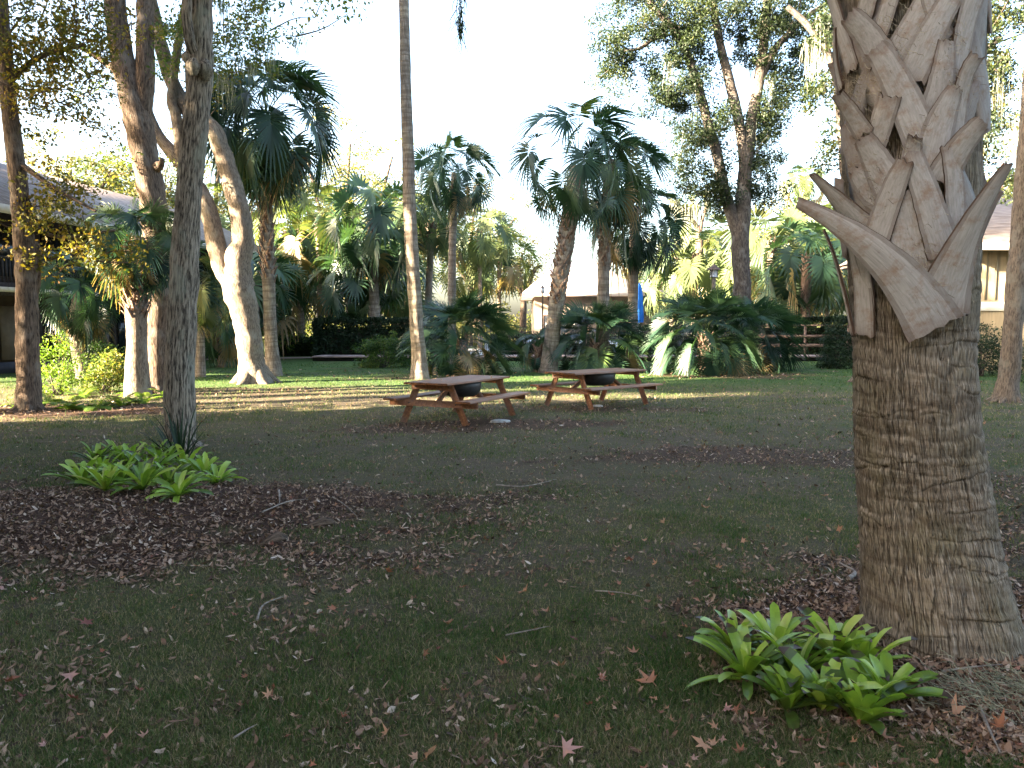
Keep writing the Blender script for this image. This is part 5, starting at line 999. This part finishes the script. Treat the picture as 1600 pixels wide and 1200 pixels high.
# ================================================================ buildings
M['shingle'] = plain('shingle', (.13, .10, .085), (.26, .21, .18), (1.2, 6, 6), .9, .02); M['brown_wall'] = plain('brown_wall', (.030, .022, .019), (.055, .042, .036), (1, 1, 4), .9); M['tan_wall'] = plain('tan_wall', (.26, .21, .14), (.34, .28, .19), (6, 6, .6), .9)
M['tan_panel'] = plain('tan_panel', (.11, .088, .07), (.16, .13, .105), (2, 2, 2), .9); M['trim'] = plain('trim', (.38, .34, .28), (.50, .46, .38), (3, 3, 3), .8); M['glass'] = plain('glass', (.01, .012, .015), (.02, .022, .028), (1, 1, 1), .12, 0, .5); M['blue_base'] = plain('blue_base', (.03, .035, .05), (.05, .058, .08), (2, 2, 2), .9); M['white_trim'] = plain('white_trim', (.55, .54, .52), (.7, .69, .66), (3, 3, 3), .7)
def frame(p0, p1):
    """local frame along a wall: u along, v outward, w up"""
    p0 = np.array([*p0, 0.]); p1 = np.array([*p1, 0.]); L = np.linalg.norm(p1 - p0); u = (p1 - p0) / L; v = np.array([u[1], -u[0], 0]); return L, (lambda V: p0 + np.outer(V[:, 0], u) + np.outer(V[:, 1], v) + V[:, 2:3] * np.array([0, 0, 1.]))
# left condo: its long wall runs away from the lawn
L, FM = frame((-19.4, 25.0), (-15.7, 47.0)); root = thing('condo_building', 'dark brown two storey building with shingled roof behind the left trees', 'building', (-18, 33, 0))
mb = MB(); box(mb, 0, L, -9, 0, 0, 6.2, .5, FM); mb.build('wall', M['brown_wall'], root, False)
mb = MB(); box(mb, 0, L, .003, .03, 0, .42, .5, FM); mb.build('plinth', M['blue_base'], root, False)
mb = MB(); box(mb, -.05, L + .05, .033, 1.3, 2.9, 3.2, .5, FM); mb.build('balcony', M['tan_panel'], root, False)
mb = MB(); box(mb, -.05, L + .05, 1.303, 1.36, 2.82, 3.28, .5, FM); box(mb, 0, L, 1.24, 1.30, 4.1, 4.2, .5, FM)
x = 0
while x < L: box(mb, x, x + .05, 1.25, 1.29, 3.21, 4.09, .5, FM); x += .16
mb.build('balcony_rail', M['dark_wood'], root, False)
mb = MB(); box(mb, -.3, L + .3, 1.363, 1.40, 2.95, 3.12, .5, FM); mb.build('band', M['trim'], root, False)
mb = MB(); V = np.array([[-.8, 1.8, 5.85], [L + .8, 1.8, 5.85], [L + .8, -4.5, 8.9], [-.8, -4.5, 8.9], [-.8, -10.8, 5.85], [L + .8, -10.8, 5.85]]); V2 = V - [0, 0, .2]; mb.add(FM(np.vstack([V, V2])), [[0, 1, 2, 3], [3, 2, 5, 4], [6, 9, 8, 7], [9, 10, 11, 8], [0, 6, 7, 1], [4, 5, 11, 10], [0, 3, 9, 6], [3, 4, 10, 9], [1, 7, 8, 2], [2, 8, 11, 5]]); mb.build('roof', M['shingle'], root, False)
mb = MB(); box(mb, -.85, L + .85, 1.803, 1.86, 5.60, 5.90, .5, FM); mb.build('gutter_board', M['trim'], root, False)
x = 1.2; i = 0
while x < L - 2:
    mb = MB(); box(mb, x, x + 1.5, .033, .07, .5, 2.5, .5, FM); mb.build('panel' if i % 2 else 'window', M['tan_panel'] if i % 2 else M['glass'], root, False)
    mb = MB(); box(mb, x, x + 1.5, .003, .05, 3.6, 5.5, .5, FM); mb.build('window', M['glass'], root, False)
    mb = MB(); box(mb, x + 1.75, x + 1.95, .006, .10, .43, 2.81, .5, FM); mb.build('post', M['brown_wall'], root, False); x += 2.15; i += 1
# right tan house
root = thing('tan_house', 'tan board sided house with brown shingled roof at the right edge', 'building', (24, 30, 0)); x0 = at(1500, 500, 30)[0]
mb = MB(); box(mb, x0, x0 + 14, 30, 39, 0, 5.0); mb.build('wall', M['tan_wall'], root, False)
mb = MB(); x = x0 + .1
while x < x0 + 14: box(mb, x, x + .05, 29.965, 29.997, 2.78, 4.9); x += .4
mb.build('battens', M['tan_wall'], root, False)
mb = MB(); box(mb, x0 - .02, x0 + 14, 29.93, 29.995, 2.35, 2.70); mb.build('band', M['white_trim'], root, False)
mb = MB(); V = np.array([[x0 - .7, 29.2, 4.85], [x0 + 14.7, 29.2, 4.85], [x0 + 14.7, 34.5, 7.6], [x0 + 2.2, 34.5, 7.6], [x0 - .7, 39.8, 4.85], [x0 + 14.7, 39.8, 4.85]]); V2 = V - [0, 0, .18]; mb.add(np.vstack([V, V2]), [[0, 1, 2, 3], [3, 2, 5, 4], [0, 6, 7, 1], [6, 9, 8, 7], [9, 10, 11, 8], [4, 5, 11, 10], [1, 7, 8, 2], [2, 8, 11, 5]]); mb.add(np.vstack([V, V2]), [[0, 3, 4], [6, 10, 9]]); mb.build('roof', M['shingle'], root, False)
mb = MB(); box(mb, x0 - .75, x0 + 14.75, 29.13, 29.195, 4.62, 4.88); mb.build('gutter_board', M['trim'], root, False)
# clubhouse and small house beyond the pool
def house(name, label, D, xa, xb, zb, zt, dep, wallm, roofm, seed=0, over=.9, wins=3):
    root = thing(name, label, 'building', ((xa + xb) / 2, D, 0)); mb = MB(); box(mb, xa, xb, D, D + dep, 0, zb); mb.build('wall', M[wallm], root, False)
    r = (xb - xa) * .28; V = np.array([[xa - over, D - over, zb], [xb + over, D - over, zb], [xb + over, D + dep + over, zb], [xa - over, D + dep + over, zb], [xa + r, D + dep / 2, zt], [xb - r, D + dep / 2, zt]]); mb = MB(); V2 = V[:4] - [0, 0, .25]
    mb.add(np.vstack([V, V2]), [[0, 1, 5, 4], [2, 3, 4, 5], [0, 6, 7, 1], [1, 7, 8, 2], [2, 8, 9, 3], [3, 9, 6, 0], [6, 9, 8, 7]]); mb.add(V, [[1, 2, 5], [3, 0, 4]]); mb.build('roof', M[roofm], root, False); w = (xb - xa) / (wins + .5)
    for i in range(wins):
        x = xa + w * (i + .35); mb = MB(); box(mb, x, x + w * .6, D - .03, D - .003, 1.0, min(zb - .6, 2.6)); q = mb.build('window', M['glass'], root, False); mb = MB(); box(mb, x - .07, x, D - .05, D - .001, .95, min(zb - .6, 2.6) + .05); box(mb, x + w * .6, x + w * .6 + .07, D - .05, D - .001, .95, min(zb - .6, 2.6) + .05); box(mb, x - .07, x + w * .6 + .07, D - .055, D - .002, min(zb - .6, 2.6) + .04, min(zb - .6, 2.6) + .12); box(mb, x - .07, x + w * .6 + .07, D - .055, D - .002, .88, .96); mb.build('frame', M['rail'], q, False)
    return root
M['pale_roof'] = plain('pale_roof', (.42, .34, .30), (.60, .50, .44), (1, 5, 5), .9, .02)
house('clubhouse', 'pale sunlit pool clubhouse with broad hipped roof between the palms', 58, at(835, 500, 58)[0], at(985, 500, 58)[0], 4.3, 7.0, 9, 'tan_panel', 'pale_roof')
house('bath_house', 'small pale house with brown hipped roof right of the blue umbrella', 62, at(1005, 500, 62)[0], at(1085, 500, 62)[0], 3.1, 4.9, 7, 'trim', 'shingle', wins=2)

# ================================================================ background palms and trees
protoP = []
for i in range(4):
    rng = np.random.default_rng(800 + i); mb = MB(); palm_crown(mb, (0, 0, 0), rng, 26, 1.15, elo=-1.0 + .1 * i, nseg=22, rbase=.4, wscale=1.35, dead=.05); protoP.append((mb.mesh('lit_crown', M['palm_leaf_lit'], (0, 0, 0)), mb.mesh('shaded_crown', M['palm_leaf'], (0, 0, 0))))  # each crown twice: sunlit fronds in lighter colour, shaded fronds in darker
def far_palm(label, D, px, cy_, scale, kind, lit_, tw=.17, group='palms beyond the lawn', bark='palm_bark', lean=0):
    x = at(px, 500, D)[0]; c = at(px, cy_, D); root = thing('background_palm', label, 'palm tree', (x + lean, D, 0), group); mb = MB(); tube(mb, [(x + lean, D, -.1), (x + lean * .4, D, c[2] * .5), (x, D, c[2])], [tw * 1.3, tw, tw * 1.05], 9, 12, .12, kind); tk = mb.build('trunk', M[bark], root)
    bm = MB(); boot_lattice(bm, [(x, D, 0), (x, D, c[2])], [tw, tw], max(.3, c[2] - 1.1), c[2], np.random.default_rng(kind), .12, .10, .10, .3); bm.build('leaf_bases', M['boot_dark'], tk, False)
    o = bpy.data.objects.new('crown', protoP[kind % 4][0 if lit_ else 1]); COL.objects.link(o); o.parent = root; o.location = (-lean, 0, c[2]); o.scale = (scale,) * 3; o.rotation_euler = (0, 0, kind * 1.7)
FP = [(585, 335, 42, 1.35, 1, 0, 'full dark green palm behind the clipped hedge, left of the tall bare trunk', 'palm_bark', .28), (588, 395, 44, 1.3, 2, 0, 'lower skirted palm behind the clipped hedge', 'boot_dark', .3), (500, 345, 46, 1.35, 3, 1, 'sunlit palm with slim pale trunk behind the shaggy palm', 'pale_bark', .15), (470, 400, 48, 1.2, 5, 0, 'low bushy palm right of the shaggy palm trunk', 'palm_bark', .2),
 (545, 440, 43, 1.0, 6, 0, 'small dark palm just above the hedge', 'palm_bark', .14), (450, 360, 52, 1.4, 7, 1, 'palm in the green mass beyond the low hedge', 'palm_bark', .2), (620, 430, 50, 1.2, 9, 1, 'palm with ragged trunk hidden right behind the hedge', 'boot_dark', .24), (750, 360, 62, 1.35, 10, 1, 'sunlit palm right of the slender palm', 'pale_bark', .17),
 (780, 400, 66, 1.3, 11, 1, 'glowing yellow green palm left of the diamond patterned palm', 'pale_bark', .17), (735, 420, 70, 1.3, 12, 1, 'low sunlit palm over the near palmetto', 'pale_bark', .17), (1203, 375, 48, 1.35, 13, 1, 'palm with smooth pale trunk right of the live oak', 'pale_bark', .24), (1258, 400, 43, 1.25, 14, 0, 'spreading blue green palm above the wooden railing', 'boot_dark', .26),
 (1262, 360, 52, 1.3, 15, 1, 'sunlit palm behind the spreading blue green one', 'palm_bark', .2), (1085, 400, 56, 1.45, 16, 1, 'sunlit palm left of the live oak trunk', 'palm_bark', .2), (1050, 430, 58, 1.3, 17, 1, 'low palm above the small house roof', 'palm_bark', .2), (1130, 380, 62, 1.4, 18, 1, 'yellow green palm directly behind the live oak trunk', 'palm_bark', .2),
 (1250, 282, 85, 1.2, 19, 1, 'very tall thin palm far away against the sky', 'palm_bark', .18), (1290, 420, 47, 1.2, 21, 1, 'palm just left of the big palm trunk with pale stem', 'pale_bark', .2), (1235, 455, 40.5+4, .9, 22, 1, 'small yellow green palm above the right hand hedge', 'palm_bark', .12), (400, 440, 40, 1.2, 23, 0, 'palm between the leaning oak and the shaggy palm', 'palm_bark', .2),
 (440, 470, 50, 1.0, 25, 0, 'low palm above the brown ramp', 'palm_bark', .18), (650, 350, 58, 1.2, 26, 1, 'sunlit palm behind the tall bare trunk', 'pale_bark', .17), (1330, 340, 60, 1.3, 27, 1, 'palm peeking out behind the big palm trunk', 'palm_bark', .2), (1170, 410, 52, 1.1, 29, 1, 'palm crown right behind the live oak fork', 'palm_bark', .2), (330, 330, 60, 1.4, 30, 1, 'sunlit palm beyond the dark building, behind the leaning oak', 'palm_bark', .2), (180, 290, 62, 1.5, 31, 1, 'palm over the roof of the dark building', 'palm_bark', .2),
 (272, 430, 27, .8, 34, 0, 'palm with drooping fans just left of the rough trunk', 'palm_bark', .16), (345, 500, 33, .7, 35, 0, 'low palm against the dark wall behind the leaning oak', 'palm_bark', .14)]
for (px, cy_, D, sc, kind, lt, lab, bk, tw) in FP: far_palm(lab, D, px, cy_, sc, kind, lt, tw, bark=bk)

def far_tree(label, D, px, top, rx, seed, n=70, leaf='far_leaf', moss=None, per=44, size=.22, bot=470, group='sunlit trees beyond the pool'):
    mid = (top + bot) / 2; tree('background_tree', label, D, [[(px, 545, 9 * 50 / D), (px + 3, bot, 7 * 50 / D), (px - 4, mid, 5 * 50 / D), (px + 2, top + 20, 2.5 * 50 / D)], [(px, bot, 4), (px + rx * .5, mid, 3, .5), (px + rx * .8, top + 40, 1.5, 1)], [(px, bot - 10, 4), (px - rx * .5, mid, 3, -.5), (px - rx * .75, top + 50, 1.5, 0)]],
         [(px, mid, rx, (bot - top) / 2, int(n * 1.35))], M['oak_bark'], M[leaf], seed, per=int(per * 1.6), size=size, crad=1.0, moss=moss, group=group, spread=.8, rr=(.1, .95), nb=.35)
far_tree('yellow green sunlit tree behind the hedge palms', 66, 545, 205, 85, 61, 110); far_tree('bright tree left of the clubhouse roof', 80, 740, 300, 80, 62, 100, moss=(14, 14, (1, 2.5), .05)); far_tree('glowing tree behind the shaggy palm', 72, 470, 235, 90, 63, 110); far_tree('pale autumn tree left of the clubhouse', 76, 815, 375, 40, 64, 40)
far_tree('hazy bare mossy tree behind the small house', 84, 1035, 380, 55, 65, 30, moss=(26, 26, (1.5, 4), .05), per=16); far_tree('green tree mass left of the live oak', 74, 1095, 345, 70, 66, 80); far_tree('sunlit tree between the live oak and the big palm', 70, 1230, 330, 80, 67, 80); far_tree('pale trees over the clubhouse roof', 92, 900, 410, 90, 68, 50)
far_tree('golden tree above the tan house roof', 52, 1565, 235, 70, 69, 80); far_tree('yellow tree over the left roof end', 60, 230, 250, 80, 70, 90, bot=400); far_tree('pale yellow tree over the middle of the left roof', 56, 110, 225, 80, 71, 90, bot=400); far_tree('tree behind the leaning oak', 64, 340, 240, 80, 72, 90); far_tree('tree at the left frame edge over the roof', 50, 20, 230, 60, 73, 60, bot=400)
far_tree('green tree above the hedge line right of the tall trunk', 60, 630, 290, 70, 74, 80); far_tree('tree behind the right hand hedge', 58, 1330, 350, 60, 75, 60)
# tall oak with bare limbs seen far off
tree('background_tree', 'distant bare limbed oak draped in moss right of the dark palm clump', 60, [[(1093, 545, 9), (1093, 400, 6), (1092, 365, 5), (1083, 345, 3), (1070, 335, 2)], [(1092, 370, 4), (1097, 345, 3), (1105, 318, 2)]], [(1075, 318, 35, 18, 16)], M['oak_bark'], M['live_leaf'], 76, per=20, size=.2, moss=(14, 20, (1, 2.5), .04))
# ground cover of the far side
rng = np.random.default_rng(5); n = 1500; X = rng.uniform(-60, 60, n); Y = rng.uniform(63, 100, n); k = ~((X > -5) & (X < 28) & (Y < 70)); X, Y = X[k], Y[k]; C = np.stack([X, Y, rng.uniform(0, 3.5, len(X)) * rng.uniform(.2, 1, len(X))], 1)
mb = MB(); leaf_cloud(mb, C, 1.5, 40, .4, rng, rlo=.1, rhi=.9); o = mb.build('undergrowth', M['far_leaf']); o['kind'] = 'stuff'; o['label'] = 'sunlit undergrowth mass at the far side of the grounds'; o['category'] = 'undergrowth'
n = 420; X = rng.uniform(-19, 2, n); Y = rng.uniform(45, 58, n); k = (X < -5) & (X > -15.0 + (Y - 45) * .1); X, Y = X[k], Y[k]; C = np.stack([X, Y, rng.uniform(.2, 1.3, len(X))], 1); mb = MB(); leaf_cloud(mb, C, .8, 60, .16, rng); o = mb.build('ground_cover', M['shrub_leaf']); o['kind'] = 'stuff'; o['label'] = 'low green ground cover behind the hedges'; o['category'] = 'ground cover'

# ================================================================ unseen oaks added outside the frame to block sun and sky
def shade_tree(label, x, y, cx, cy, cz, rx, ry, rz, n, seed, size=.24):
    rng = np.random.default_rng(seed); root = thing('oak_tree', label, 'tree', (x, y, 0), 'unseen oaks added to cast shade'); mb = MB(); top = np.array([cx * .5 + x * .5, cy * .5 + y * .5, cz]); tube(mb, [(x, y, -.1), (x + .2, y, cz * .5), top], [.45, .32, .12], 12, 16, .15, seed)
    dn = rng.normal(0, 1, (n, 3)); dn /= np.linalg.norm(dn, axis=1)[:, None]; C = np.array([cx, cy, cz]) + dn * rng.uniform(0, 1, (n, 1)) ** .4 * np.array([rx, ry, rz]); C[:, 2] = np.maximum(C[:, 2], .5)
    for c in C[::3]: tube(mb, [(x, y, min(c[2], cz * 1.2) * .8) if rz > 3 else top, c], [.06, .015], 5, 3, cap=False)
    mb.build('trunk', M['dark_bark'], root); mb = MB(); leaf_cloud(mb, C, rng.uniform(.7, 1.2, n) * (1 if n > 30 else .5), 75 if n > 100 else 40, .34 if n > 100 else size, rng); mb.build('crown', M['oak_leaf'], root)
for i, a in enumerate(SHADE): shade_tree('unseen oak added beyond the edges of the view to cast shade', *a, 950 + i)
